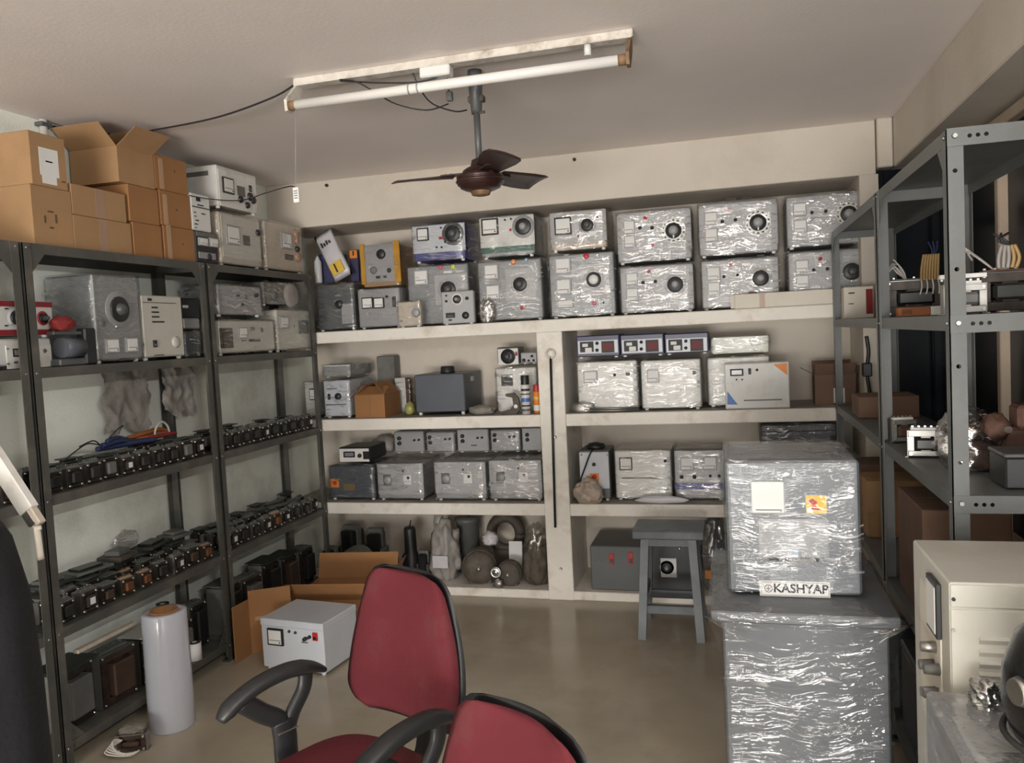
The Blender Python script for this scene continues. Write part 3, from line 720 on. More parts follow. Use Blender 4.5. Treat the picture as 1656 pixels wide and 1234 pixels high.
# white printed packet leaning against things, small orange packet, bottle
c_ = at(541, 412, Y=4.875)
pk = empty('printed_packet', (c_.x - .005, 4.888, pA0.top + .028), 0, 'white plastic packet with yellow printed panel leaning on the left boxes', 'packet')
def pillow(W, H, T, seed=1):
    mb = MB(); n = 10; vs = []; fs = []
    for side in (-1, 1):
        b = len(vs)
        for j in range(n + 1):
            for i in range(n + 1):
                u, v = i / n, j / n
                k = (math.sin(math.pi * u) * math.sin(math.pi * v)) ** .5
                vs.append(((u - .5) * W, side * T * k * (1 + .3 * noise.noise(Vector((u * 5 + seed, v * 5, side)))), v * H))
        for j in range(n):
            for i in range(n): fs.append((b + j * (n + 1) + i, b + j * (n + 1) + i + 1, b + (j + 1) * (n + 1) + i + 1, b + (j + 1) * (n + 1) + i))
    return mb.add(vs, fs, True)
tl = R(-24)
pb = pillow(.135, .335, .028).build('pouch', 'bag_white', pk, (.055, 0, .0), (0, tl, 0))
MB().box(-.045, .045, -.034, -.030, .035, .115, .001).build('yellow_panel', 'yellow', pb)
MB().box(-.012, .0, -.0355, -.033, .045, .105).build('dark_stripe', 'ink', pb)
for i in range(4): MB().box(-.035 + i * .02, -.022 + i * .02, -.032, -.0295, .235 + i * .002, .268 - (i % 2) * .008).build('print_mark', 'ink', pb)
p = Place(ZA, (250, 345, 480, 660), 'Y', 4.95, pA0.top + .006)
I('blue_box', 'dark blue box standing behind the white printed packet', 'box', p, .12, 'navy', feet=None)
p = Place(ZA, (565, 300, 690, 420), 'Y', 4.98, None); 
op = empty('orange_packet', (p.c, 4.98, pA0.top + .006), 0, 'small orange printed packet between white packet and yellow package', 'packet')
MB().box(-.03, .03, 0, .03, 0, p.top - pA0.top - .006, .003).build('pack', 'navy', op)
MB().box(-.027, .027, -.0012, .0005, p.top - pA0.top - .062, p.top - pA0.top - .010).build('orange_label', 'orange', op)
MB().box(-.006, .006, -.0022, .001, p.top - pA0.top - .045, p.top - pA0.top - .015).build('print', 'ink', op)
p = Place(ZA, (120, 330, 240, 660), 'Y', 4.875, pA0.top + .006)
bt = empty('clear_bottle', (p.c + .02, 4.905, pA0.top + .008), 0, 'small clear plastic bottle at the left end of the top wall shelf', 'bottle')
MB().lathe([(0, 0), (.022, .0), (.025, .006), (.025, p.H * .68), (.010, p.H * .82), (.010, p.H * .88), (0, p.H * .88)], n=16).build('bottle_body', 'lens_clear', bt)
MB().lathe([(.0125, p.H * .86), (.0125, p.H * .98), (0, p.H * .98)], n=12).build('cap', 'dark_grey', bt)
# long pale carton lying along the shelf edge
p0 = at(1188, 489, Y=4.815); p1 = at(1358, 480, Y=4.815)
lc = empty('long_carton', ((p0.x + p1.x) / 2, 4.835, S1), 0, 'long pale carton lying along the edge of the top wall shelf', 'carton')
Lc = p1.x - p0.x; hc = .082
MB().box(-Lc / 2, Lc / 2, -.035, .035, 0, hc, .003).build('carton_body', 'paper_cream', lc)
MB().box(-Lc / 2 + .135, -Lc / 2 + .165, -.0362, .0362, .001, hc + .0012).build('tape_band', 'tape_mauve', lc)
MB().box(-Lc / 2 - .022, -Lc / 2 - .001, -.033, -.031, .004, hc - .004, .0005).build('end_flap', 'paper_cream', lc, (0, 0, 0), (0, 0, 0))
MB().cyl((-Lc / 2 + .10, .015, hc), (-Lc / 2 + .10, .015, hc + .012), .028, .02, 14).build('lid_cap', 'rust', lc)
# ------------------------------------------------------------------ right niche, second shelf
GP = 'small digital supplies in a row'
q4 = Place(Z8, (160, 190, 470, 425), 'Y', 4.86, S2)
q5 = Place(Z8, (475, 182, 785, 410), 'Y', 4.86, S2)
I('wrapped_stabilizer', 'white film-wrapped box left of its twin, under the digital supplies', 'stabilizer', q4, .36, 'white_coat', [('meter', 195, 245, 265, 305), ('knob', 350, 265, 8), ('switch', 405, 245, 425, 268, 'ink')], film='film', group='white wrapped boxes in right niche')
I('wrapped_stabilizer', 'white film-wrapped box with printed square, right twin under the digital supplies', 'stabilizer', q5, .36, 'white_coat', [('meter', 510, 238, 572, 302), ('switch', 735, 245, 752, 262, 'ink')], film='film', group='white wrapped boxes in right niche')
tz = max(q4.top, q5.top) + .012
for i, (rc, nm) in enumerate((((160, 68, 374, 186), 'leftmost'), ((378, 62, 594, 182), 'middle'), ((598, 57, 816, 178), 'rightmost'))):
    p = Place(Z8, rc, 'Y', 4.87, tz); x0, y0, x1, y1 = rc
    w_ = x1 - x0
    I('digital_supply', nm + ' of three violet-cased digital supplies with red display', 'power supply', p, .28, 'navy',
      [('plate', x0 + 8, y0 + 25, x1 - 8, y1 - 28, 'white_cool', .003, 'front_plate'), ('plate', x0 + 18, y0 + 32, x0 + w_ * .40, y1 - 34, 'ink', .005, 'socket_panel'),
       ('plate', x0 + 30, y0 + 42, x0 + w_ * .27, y0 + 58, 'paper', .007, 'socket'), ('plate', x0 + 44, y0 + 62, x0 + w_ * .36, y0 + 84, 'paper', .007, 'socket'),
       ('knob', x0 + w_ * .48, y0 + 40, 9), ('knob', x0 + w_ * .48, y0 + 74, 9), ('disp', x0 + w_ * .58, y0 + 28, x0 + w_ * .88, y1 - 32, 'ink', 'display_red')], fh=.010, group=GP)
q7 = Place(Z8, (805, 168, 1128, 420), 'Y', 4.94, S2)
I('wrapped_stabilizer', 'pale wrapped box mostly hidden behind the box with orange corner', 'stabilizer', q7, .30, 'white_coat', film='film_dusty')
p = Place(Z8, (820, 68, 1124, 162), 'Y', 4.94, q7.top + .012)
I('pale_box', 'flat pale grey-green box without panel on top of the stack', 'box', p, .26, 'white_coat', [('plate', 835, 75, 1110, 155, 'wall_green', .002, 'front_plate')], film='film', fh=.006)
p = Place(Z8, (896, 205, 1218, 432), 'Y', 4.825, S2)
I('printed_stabilizer', 'white box with orange and blue printed corners on second right shelf', 'stabilizer', p, .095, 'white_coat',
  [('corner', [(1135, 212), (1205, 206), (1207, 268)], 'orange'), ('corner', [(908, 345), (908, 412), (960, 412)], 'blue_print'), ('disp', 922, 235, 988, 270, 'ink', 'display_grey'), ('switch', 1012, 232, 1026, 262, 'ink'), ('lamp', 1055, 240, 7, 'ink'), ('slot', 990, 386, 1180, 392, 'coil_grey'), ('slot', 950, 284, 958, 292), ('slot', 978, 284, 986, 292)], feet=None)
# bag and dark rods lying on the front edge
pb = at(955, 652, Y=4.82)
bg = empty('parts_bag', (pb.x, 4.820, S2), 0, 'clear plastic bag of thin dark rods lying on the second right shelf', 'bag')
MB().blob((-.045, 0, .030), (.075, .024, .036), 5, .35, 3, 3, .001).build('bag_film', 'film_bag', bg)
for i in range(6): MB().cyl((-.06 + .01 * i, -.012 + .005 * i, .012 + .006 * (i % 3)), (.29, -.012 + .005 * i, .010 + .007 * (i % 3)), .0042, n=6).build('thin_rod', 'dark_grey' if i % 2 else 'steel_dull', bg)
# ------------------------------------------------------------------ cartons
def carton(name, label, loc, rz, W, D, H, m='cardboard', flaps=None, tape=None, group=None, marks=(), fl_len=.6, tape_side=True):
    """origin: base centre. flaps: None = closed, else list of opening angles (front, back, left, right) in degrees"""
    root = empty(name, loc, rz, label, 'carton', group)
    t = .004
    if flaps is None:
        MB().box(-W / 2, W / 2, -D / 2, D / 2, 0, H, .003).build('carton_body', m, root)
        MB().box(-W / 2 + .002, W / 2 - .002, -.0008, .0008, H - .002, H + .0008).build('lid_seam', 'cardboard_in', root)
    else:
        b = MB()
        b.box(-W / 2, W / 2, -D / 2, D / 2, 0, t); b.box(-W / 2, W / 2, -D / 2, -D / 2 + t, t, H); b.box(-W / 2, W / 2, D / 2 - t, D / 2, t, H)
        b.box(-W / 2, -W / 2 + t, -D / 2 + t, D / 2 - t, t, H); b.box(W / 2 - t, W / 2, -D / 2 + t, D / 2 - t, t, H)
        b.build('carton_body', m, root)
        L = min(W, D) * fl_len
        for k, a in enumerate(flaps):
            if a is None: continue
            f = MB()
            if k < 2:
                f.box(-W / 2 + .002, W / 2 - .002, -.0015, .0015, 0, L, .001)
                o = f.build('flap', m, root, (0, (-D / 2 + .002) if k == 0 else (D / 2 - .002), H + .001), ((R(a) if k == 0 else -R(a)), 0, 0))
            else:
                f.box(-.0015, .0015, -D / 2 + .004, D / 2 - .004, 0, L, .001)
                o = f.build('flap', m, root, ((-W / 2 + .002) if k == 2 else (W / 2 - .002), 0, H + .001), (0, (-R(a) if k == 2 else R(a)), 0))
    if tape:
        MB().box(-.024, .024, -D / 2 - .0008, -D / 2 + .001, .002, H - .002).build('tape', tape, root)
    for mk in marks:        # (x0,x1,z0,z1,mat) on the front (-Y) face
        MB().box(mk[0], mk[1], -D / 2 - .0012, -D / 2 + .0005, mk[2], mk[3]).build(mk[5] if len(mk) > 5 else 'print_mark', mk[4], root)
    return root
l0, l1 = at(1318, 630, Y=4.95), at(1384, 630, Y=4.95)
zt = at(1350, 606, Y=4.95).z
carton('open_carton', 'open brown carton with white paper stuck on, far right of second shelf', ((l0.x + l1.x) / 2, 5.03, S2), 0, l1.x - l0.x, .16, zt - S2, 'cardboard_dark', (35, 20, 60, 30), None,
       None, [(-.01, .05, .01, .095, 'paper', 'paper_sheet')], .5)
# dark fitting hanging on the wall beyond
p = at(1403, 600, Y=YB - .02)
hg = empty('wall_socket_strip', (p.x, YB, p.z), 0, 'black cable hanger with plug on the white pier behind the rack', 'cable')
MB().tube(smooth_path([(0, -.012, .19), (.008, -.015, .1), (-.004, -.02, .0), (.006, -.02, -.1), (.012, -.015, -.19)]), .010, 8).build('cable', 'wire_black', hg)
MB().box(-.028, .02, -.045, -.001, -.03, .045, .006).build('plug', 'black_plastic', hg)
# ------------------------------------------------------------------ right niche, third shelf
p = Place(Z8, (175, 638, 326, 838), 'Y', 4.88, S3)
ib = I('isolator_box', 'white-blue control box with orange rotary switch, left on third right shelf', 'control box', p, .22, 'dark_grey',
  [('plate', 178, 648, 322, 828, 'white_cool', .004, 'front_plate'), ('knob', 247, 708, 10), ('plate', 228, 752, 272, 790, 'orange', .007, 'switch_plate'), ('knob', 250, 768, 12, 'red'), ('slot', 225, 662, 275, 672, 'coil_grey'), ('lamp', 185, 660, 5, 'steel'), ('lamp', 312, 660, 5, 'steel')])
x_, z_ = p.l(235, 640); xb_, zb_ = p.l(180, 790)
MB().tube(smooth_path([(x_ + .03, .06, p.H + .004), (x_, -.012, z_ - .005), ((x_ + xb_) / 2, -.018, (z_ + zb_) / 2), (xb_, -.014, zb_)]), .005, 8).build('cable', 'wire_black', ib)
MB().blob((0, .10, p.H + .012), (.06, .07, .022), 8, .2, 2, 3, p.H).build('top_cap', 'black_plastic', ib)
p = Place(Z8, (345, 632, 636, 838), 'Y', 4.90, S3)
I('wrapped_stabilizer', 'white wrapped box with one square meter on third right shelf', 'stabilizer', p, .33, 'white_coat', [('meterk', 373, 673, 438, 737), ('slot', 385, 772, 580, 780, 'coil_grey'), ('knob', 600, 690, 8)], film='film')
p = Place(Z8, (642, 632, 900, 842), 'Y', 4.90, S3)
I('wrapped_stabilizer', 'wrapped box with two meters, black knobs and blue base strip, third right shelf', 'stabilizer', p, .33, 'mid_grey',
  [('plate', 648, 640, 892, 798, 'silver_panel', .002, 'front_plate'), ('plate', 648, 802, 892, 832, 'blue_coat', .004, 'base_strip'), ('meter', 675, 672, 742, 738), ('meter', 790, 668, 858, 735), ('knob', 682, 770, 11), ('knob', 746, 770, 11), ('knob', 824, 765, 8), ('knob', 868, 765, 8)], film='film')
p = Place(Z8, (1068, 500, 1462, 760), 'Y', 4.90, S3)
I('wrapped_cabinet', 'large dark grey wrapped cabinet at the right end of third shelf', 'machine', p, .36, 'slate', [('slot', 1080, 540, 1450, 546, 'ink'), ('switch', 1420, 565, 1455, 592, 'ink')], film='film')
pb = at(952, 812, Y=4.80)
tag(MB().blob((0, .0, .065), (.085, .045, .085), 11, .3, 2.2, 4, .002).build('plastic_bag', 'bag_tan', None, (pb.x, 4.812, S3)), 'dusty brown plastic bag slumped on the edge of third right shelf', 'bag')
b0, b1 = at(1027, 805, Y=4.80), at(1112, 805, Y=4.80)
tag(MB().blob((0, 0, .02), ((b1.x - b0.x) / 2, .022, .026), 13, .14, 2, 3, .001).build('wrapped_bar', 'bag_white', None, ((b0.x + b1.x) / 2, 4.825, S3)), 'narrow bar wrapped in white film lying on third right shelf', 'package')
# ------------------------------------------------------------------ right niche, floor level
p = Place(ZL, (190, 628, 485, 888), 'Y', 4.84, SILL)
I('dark_machine', 'dark grey machine with two red switches on the floor ledge by the stool', 'machine', p, .40, 'dark_grey',
  [('switch', 292, 668, 318, 730, 'red'), ('switch', 398, 662, 424, 728, 'red'), ('lamp', 240, 710, 5, 'steel'), ('lamp', 245, 845, 5, 'steel'), ('lamp', 235, 640, 4, 'steel')], feet=None)
p = Place(ZL, (500, 600, 762, 895), 'Y', 4.88, SILL)
I('dial_machine', 'black machine with square dial plate seen between the stool legs', 'machine', p, .34, 'black_plastic',
  [('plate', 578, 695, 665, 800, 'white_plastic', .004, 'dial_plate'), ('dial', 612, 745, 28, 'grey', 'silver_panel'), ('knob', 683, 640, 10, 'steel')], feet=None)
pb = at(1150, 905, Y=4.86)
wbag = empty('wrapped_parts', (pb.x + .02, 4.93, SILL), 0, 'tall film-wrapped bundle with orange tag right of the stool', 'package')
MB().blob((0, 0, .21), (.085, .10, .24), 17, .18, 2.2, 4, .001).build('bundle', 'slate', wbag)
MB().blob((0, 0, .21), (.095, .11, .25), 19, .28, 3, 4, .001).build('bag_film', 'film_bag', wbag)
MB().box(-.055, -.02, -.125, -.120, .10, .15).build('orange_tag', 'orange', wbag)

# ------------------------------------------------------------------ left niche, second shelf
q = Place(Z7, (158, 312, 332, 545), 'Y', 4.86, S2)
I('wrapped_machine', 'pale grey wrapped machine with switch and knob, left end of second shelf', 'machine', q, .36, 'white_cool', [('switch', 190, 402, 205, 438, 'ink'), ('knob', 252, 418, 20), ('slot', 180, 368, 245, 374, 'coil_grey'), ('slot', 180, 465, 300, 471, 'coil_grey')], film='film')
q2 = Place(Z7, (152, 218, 332, 312), 'Y', 4.87, q.top + .01)
I('grey_case', 'plain grey case lying on the pale wrapped machine, second left shelf', 'case', q2, .33, 'mid_grey', [('slot', 165, 228, 325, 234, 'white_plastic')], film='film', fh=.006)
p = Place(Z7, (42, 322, 128, 520), 'Y', 4.90, S2)
I('wrapped_machine', 'small wrapped box with framed meter, seen left of the rack end post', 'machine', p, .28, 'white_coat', [('meterk', 80, 370, 122, 440)], film='film')
p = Place(Z7, (490, 172, 596, 420), 'Y', 5.18, S2)
I('grey_carton', 'tall plain grey carton at the back of second left shelf', 'carton', p, .10, 'iron_grey', feet=None)
c0, c1 = at(574, 655, Y=4.83), at(622, 655, Y=4.83); zt = at(598, 639, Y=4.83).z
cw = c1.x - c0.x
oc = carton('open_carton', 'small brown carton with half-open lid on second left shelf', ((c0.x + c1.x) / 2, 4.96, S2), 0, cw, .26, zt - S2, 'cardboard_orange', (-62, None, -50, -40), None, None, [(-.0008, .0008, .004, zt - S2 - .004, 'cardboard_in', 'seam')], .5)
p = Place(Z7, (600, 300, 702, 520), 'Y', 5.14, S2)
I('wrapped_box', 'wrapped brown box behind the small carton on second left shelf', 'box', p, .12, 'coil_brown', [('plate', 603, 305, 665, 515, 'white_coat', .003, 'front_plate')], feet=None, film='film_dusty')
pb = at(662, 660, Y=4.97)
tag(MB().blob((0, 0, .035), (.035, .04, .05), 23, .2, 2, 3, .001).build('yellow_bag', 'bag_olive', None, (pb.x, 4.985, S2)), 'small yellow-green plastic pouch beside the slate blue machine', 'bag')
p = Place(Z7, (720, 282, 1022, 522), 'Y', 4.88, S2)
sm = I('slate_machine', 'slate grey machine with black knob on top, middle of second left shelf', 'machine', p, .36, 'slate', [], feet='white_plastic', fh=.022)
MB().lathe([(0, .045), (.040, .045), (.045, .040), (.048, .010), (.050, 0), (.0, 0)], (.02, .12, p.H), 24).build('top_knob', 'black_plastic', sm)
MB().box(p.W / 2 - .001, p.W / 2 + .0015, .14, .20, p.H - .06, p.H - .03).build('side_sticker', 'paper', sm)
# right end: white wrapped box, speaker, small meter box, cans, clamp, rag
q = Place(Z7, (1207, 235, 1468, 480), 'Y', 5.00, S2)
I('wrapped_box', 'white wrapped box behind the spray can on second left shelf', 'box', q, .22, 'white_coat', [('plate', 1245, 285, 1315, 355, 'ink', .004, 'vent_panel'), ('plate', 1320, 285, 1360, 440, 'paper', .003)], film='film', feet=None)
p = Place(Z7, (1220, 118, 1352, 232), 'Y', 5.01, q.top + .012)
I('timer_box', 'small white box with round black dial on top of the white wrapped box', 'control box', p, .14, 'dark_grey', [('plate', 1225, 128, 1348, 225, 'white_coat', .003, 'front_plate'), ('dial', 1286, 175, 32, 'black', 'black'), ('switch', 1330, 145, 1344, 170, 'red')], fh=.006)
p = Place(Z7, (1362, 150, 1462, 232), 'Y', 5.01, q.top + .012)
I('knob_box', 'tiny grey box with a row of black knobs beside the dial box', 'control box', p, .10, 'mid_grey', [('knob', 1382, 198, 11), ('knob', 1412, 200, 7), ('knob', 1432, 172, 8), ('knob', 1442, 198, 7)], fh=.006)
def can(name, label, px, Y, r, zt, bodym, capm, bands):
    b = at(px, 640, Y=Y); h = at(px, zt, Y=Y).z - S2
    c = empty(name, (b.x, Y, S2), 0, label, 'can')
    MB().lathe([(0, 0), (r, 0), (r, h * .74), (r * .8, h * .77), (0, h * .77)], n=18).build('can_body', bodym, c)
    MB().lathe([(r * .97, h * .765), (r * .97, h * .98), (r * .9, h), (0, h)], n=18).build('cap', capm, c)
    for z0, z1, m in bands: MB().lathe([(r + .0006, h * z0), (r + .0006, h * z1)], n=18).build('label_band', m, c)
can('spray_can', 'spray can with black cap and striped label on second left shelf', 850, 4.84, .027, 607, 'white_coat', 'black_plastic', [(.08, .14, 'coil_grey'), (.2, .24, 'ink'), (.32, .42, 'blue_print'), (.5, .54, 'coil_grey'), (.6, .66, 'ink')])
can('spray_can', 'spray can with orange-red label beside the white pillar', 868, 4.86, .022, 622, 'orange', 'red', [(.1, .3, 'paper'), (.5, .58, 'yellow')])
p = at(826, 650, Y=4.83)
cl = empty('pipe_wrench', (p.x, 4.845, S2), 0, 'dirty grey clamp tool standing on second left shelf', 'tool')
MB().prism([(-.07, 0), (.03, 0), (.055, .03), (.05, .10), (.02, .135), (-.03, .13), (-.035, .115), (.01, .105), (.015, .06), (-.01, .03), (-.07, .018)], 'Y', -.012, .012).build('jaw', 'iron_dirty', cl)
MB().cyl((.03, -.016, .05), (.03, .016, .05), .012, n=12).build('pivot', 'steel_dull', cl)
p = at(783, 652, Y=4.90)
tag(MB().blob((0, 0, .028), (.085, .05, .035), 29, .3, 2.4, 3, .001).build('rag', 'cloth_grey', None, (p.x - .005, 4.88, S2)), 'crumpled grey rag right of the slate machine', 'rag')

# ------------------------------------------------------------------ left niche, third shelf
q = Place(Z7, (192, 832, 482, 1055), 'Y', 4.87, S3)
I('wrapped_machine', 'dark wrapped machine with orange sticker, left of three silver boxes', 'machine', q, .38, 'slate', [('plate', 205, 920, 258, 972, 'orange', .003, 'sticker'), ('plate', 222, 935, 243, 955, 'red', .0045, 'sticker_mark'), ('plate', 285, 948, 356, 990, 'brass', .003)], film='film')
p = Place(Z7, (258, 728, 446, 830), 'Y', 4.89, q.top + .012)
I('display_unit', 'white-fronted unit with dark display on the dark wrapped machine', 'meter', p, .26, 'black_plastic',
  [('plate', 262, 736, 440, 815, 'white_plastic', .004, 'front_plate'), ('disp', 285, 752, 356, 790, 'ink', 'display_grey'), ('knob', 385, 778, 13), ('plate', 405, 752, 442, 800, 'black', .006, 'recess'), ('slot', 275, 742, 345, 747, 'coil_grey')], fh=.006)
GS = 'silver wrapped boxes on third left shelf'
trio = []
for rc, nm in (((487, 818, 777, 1045), 'left'), ((835, 808, 1157, 1040), 'middle'), ((1168, 798, 1497, 1035), 'right')):
    p = Place(Z7, rc, 'Y', 4.86, S3); x0, y0, x1, y1 = rc; w_ = x1 - x0; h_ = y1 - y0; trio.append(p)
    I('wrapped_stabilizer', nm + ' one of three silver film-wrapped boxes on third left shelf', 'stabilizer', p, .42, 'mid_grey',
      [('plate', x0 + 6, y0 + 10, x1 - 6, y1 - 30, 'silver_panel', .002, 'front_plate'), ('plate', x0 + w_ * .14, y0 + h_ * .33, x0 + w_ * .30, y0 + h_ * .62, 'coil_grey', .004, 'breaker_plate'), ('knob', x0 + w_ * .24, y0 + h_ * .48, 26, 'mid_grey'),
       ('plate', x0 + w_ * .56, y0 + h_ * .35, x0 + w_ * .72, y0 + h_ * .60, 'paper', .003, 'socket_plate'), ('lamp', x0 + w_ * .66, y0 + h_ * .42, 9, 'ink'), ('slot', x0 + w_ * .75, y0 + h_ * .50, x0 + w_ * .84, y0 + h_ * .54, 'rust'), ('lamp', x0 + w_ * .55, y0 + h_ * .24, 6, 'ink')], film='film', group=GS)
tz = max(t.top for t in trio) + .012
GB = 'grey knob boxes behind the silver boxes'
for i, rc in enumerate(((592, 632, 772, 745), (780, 626, 967, 742), (976, 618, 1166, 738), (1172, 612, 1366, 736), (1370, 610, 1490, 735))):
    p = Place(Z7, rc, 'Y', 5.06, tz if rc[0] > 480 else S3)
    x0, y0, x1, y1 = rc
    I('knob_box', ORD[i] + ' from the left of the grey knob boxes behind silver boxes', 'control box', p, .16, 'mid_grey',
      [('knob', x0 + 32, y0 + 42, 12), ('knob', x0 + 34, y0 + 72, 12)] + ([('knob', x0 + 125, y0 + 52, 7), ('knob', x0 + 152, y0 + 50, 7)] if x1 - x0 > 150 else []) + ([('slot', x0 + 85, y0 + 95, x0 + 120, y0 + 101)] if i == 2 else []), fh=.008, group=GB, film='film' if i in (1, 3) else None)
p = at(605, 705, Y=5.1)
tag(MB().blob((0, 0, .055), (.085, .06, .07), 31, .25, 2.4, 3, .001).build('plastic_bag', 'bag_grey', None, (p.x + .02, 5.215, trio[0].top + .012)), 'dark crumpled plastic bag left of the knob boxes', 'bag')

# ------------------------------------------------------------------ left niche, floor level: scrap motors and parts
def motor(name, label, px, py, Y, r, L, m, seed, rz=0, z=SILL, shaft=True):
    p = at(px, py, Y=Y)
    o = empty(name, (p.x, Y, z), rz, label, 'motor')
    MB().lathe([(0, -L / 2), (r * .55, -L / 2), (r * .9, -L * .42), (r, -L * .3), (r, L * .3), (r * .9, L * .42), (r * .5, L / 2), (0, L / 2)], (0, 0, r), 22, 'Y').build('housing', m, o)
    fin = MB()
    for k in range(5): fin.lathe([(r, -L * .24 + k * L * .12), (r * 1.06, -L * .235 + k * L * .12), (r * 1.06, -L * .205 + k * L * .12), (r, -L * .2 + k * L * .12)], (0, 0, r), 22, 'Y')
    fin.build('cooling_fins', m, o)
    if shaft: MB().lathe([(0, -L * .62), (r * .13, -L * .62), (r * .15, -L * .5), (r * .32, -L * .49), (r * .34, -L * .46)], (0, 0, r), 14, 'Y').build('shaft', 'steel_dull', o)
    MB().box(-r * .7, r * .7, -L * .25, L * .25, 0, r * .25, .004).build('foot', m, o)
    return o
motor('scrap_motor', 'grey round motor body lying at the left of the floor ledge', 580, 930, 4.93, .105, .16, 'iron_grey', 1)
def dark_part(label, px, Y, z, w_, d_, h_, m='board_dark', kind='lamination_block'):
    p = at(px, 900, Y=Y)
    o = empty(kind, (p.x, Y, z), random.uniform(-.3, .3), label, 'part')
    MB().box(-w_ / 2, w_ / 2, -d_ / 2, d_ / 2, 0, h_ * .55, .005).build('block', m, o)
    MB().box(-w_ * .33, w_ * .33, -d_ * .62, d_ * .62, h_ * .1, h_ * .9, .012).build('winding', 'coil_black', o)
    MB().box(-w_ * .4, w_ * .4, -d_ * .2, d_ * .2, h_ * .55, h_, .004).build('clamp', 'iron_grey', o)
    return o
dark_part('dark green core block at far left of the floor ledge', 536, 4.98, SILL, .12, .10, .20)
dark_part('dark coil block stacked behind the grey round motor', 572, 5.14, SILL, .16, .12, .31)
dark_part('dark coil block standing behind the red chair, left of the black pump', 610, 5.10, SILL, .14, .12, .30, 'iron_grey')
dark_part('small dark core between grey motor and black pump', 632, 4.93, SILL, .10, .09, .17)
p = at(664, 880, Y=5.0)
bp = empty('pump_bottle', (p.x, 5.0, SILL), 0, 'black cylindrical pump with spout above the red chair', 'pump')
hh = at(664, 852, Y=5.0).z - SILL
MB().lathe([(0, 0), (.06, 0), (.062, .01), (.062, hh * .42), (.042, hh * .5), (.040, hh * .95), (.034, hh), (0, hh)], n=20).build('pump_body', 'black_plastic', bp)
MB().cyl((0, 0, hh), (.012, 0, hh + .045), .006, .004, 8).build('spout', 'black_plastic', bp)
p = at(685, 880, Y=4.95)
dark_part('rusty coil between the black pump and the grey sack', 686, 4.97, SILL, .09, .09, .19, 'iron_dirty')
p = at(722, 900, Y=4.98)
sk = empty('grey_sack', (p.x, 4.97, SILL), 0, 'tall crumpled grey plastic sack with pale label', 'sack')
MB().blob((0, 0, .17), (.10, .09, .22), 37, .3, 2.3, 4, .001).build('sack_body', 'bag_grey', sk)
MB().blob((-.035, 0, .38), (.035, .03, .075), 38, .3, 2.3, 3).build('sack_neck', 'bag_grey', sk)
MB().box(-.055, .05, -.105, -.098, .10, .18).build('pale_label', 'bag_white', sk)
motor('scrap_motor', 'dusty upright round motor right of the grey sack', 777, 930, 4.92, .108, .15, 'iron_dirty', 3, .2)
p = at(756, 870, Y=5.13)
tp = empty('motor_stator', (p.x, 5.15, SILL), 0, 'dark cylinder with upright rod behind the round motor', 'part')
MB().lathe([(0, 0), (.075, 0), (.075, .34), (.085, .345), (.085, .37), (.03, .38), (0, .38)], n=20).build('cylinder', 'coil_grey', tp)
MB().cyl((.01, 0, .37), (.01, 0, .475), .009, n=8).build('rod', 'black', tp)
motor('scrap_motor', 'grey motor with bright pulley disc in front of white paper', 824, 920, 4.88, .078, .10, 'iron_dirty', 5, 0, SILL)
p = at(806, 915, Y=4.84)
pd = empty('pulley_wheel', (p.x - .01, 4.812, SILL + .03), 0, 'small bright metal pulley leaning on the grey motor', 'pulley')
MB().lathe([(0, -.012), (.012, -.014), (.014, -.010), (.030, -.008), (.034, -.010), (.036, .0), (.03, .008), (0, .008)], (0, 0, .07), 22, 'Y').build('wheel', 'steel', pd)
MB().blob((.01, 0, .0), (.035, .02, .03), 41, .4, 3, 3, -.028).build('casting', 'steel_dull', pd)
p0, p1 = at(820, 890, Y=5.0), at(842, 925, Y=5.0)
ps = tag(MB().box(-.045, .045, -.002, .002, 0, .19, .0008).build('paper_sheet', 'paper', None, ((p0.x + p1.x) / 2 + .005, 5.02, SILL + .05), (R(-8), 0, 0)), 'white paper sheet propped behind the grey motor', 'paper')
p = at(815, 870, Y=5.12)
tr_ = empty('toroid_coil', (p.x, 5.17, SILL), 0, 'large dark ring coil standing at the back of the floor ledge', 'coil')
MB().tube([(.10 * math.cos(t), 0, .26 + .11 * math.sin(t)) for t in [i * math.pi / 14 for i in range(29)]], .036, 10).build('ring', 'iron_dirty', tr_)
MB().box(-.08, .08, -.05, .05, 0, .16, .006).build('support_block', 'iron_dirty', tr_)
for px, zz, r_, lb in ((793, .33, .05, 'small foil-wrapped lump on top of the round motor'),):
    p = at(px, 890, Y=4.93)
    tag(MB().blob((0, 0, 0), (r_, r_, r_), 43, .35, 3, 3, -r_ * .7).build('foil_lump', 'bag_white', None, (p.x, 4.95, SILL + .24 + r_ * .7)), lb, 'package')
p = at(867, 905, Y=4.90)
ds = empty('dark_sack', (p.x, 4.93, SILL), 0, 'dark dusty sack with clear film top against the white pillar', 'sack')
MB().blob((0, 0, .14), (.085, .10, .165), 47, .2, 2, 4, .001).build('sack_body', 'iron_dirty', ds)
MB().blob((0, 0, .28), (.075, .085, .10), 49, .3, 2.5, 4).build('film_top', 'film_bag', ds)
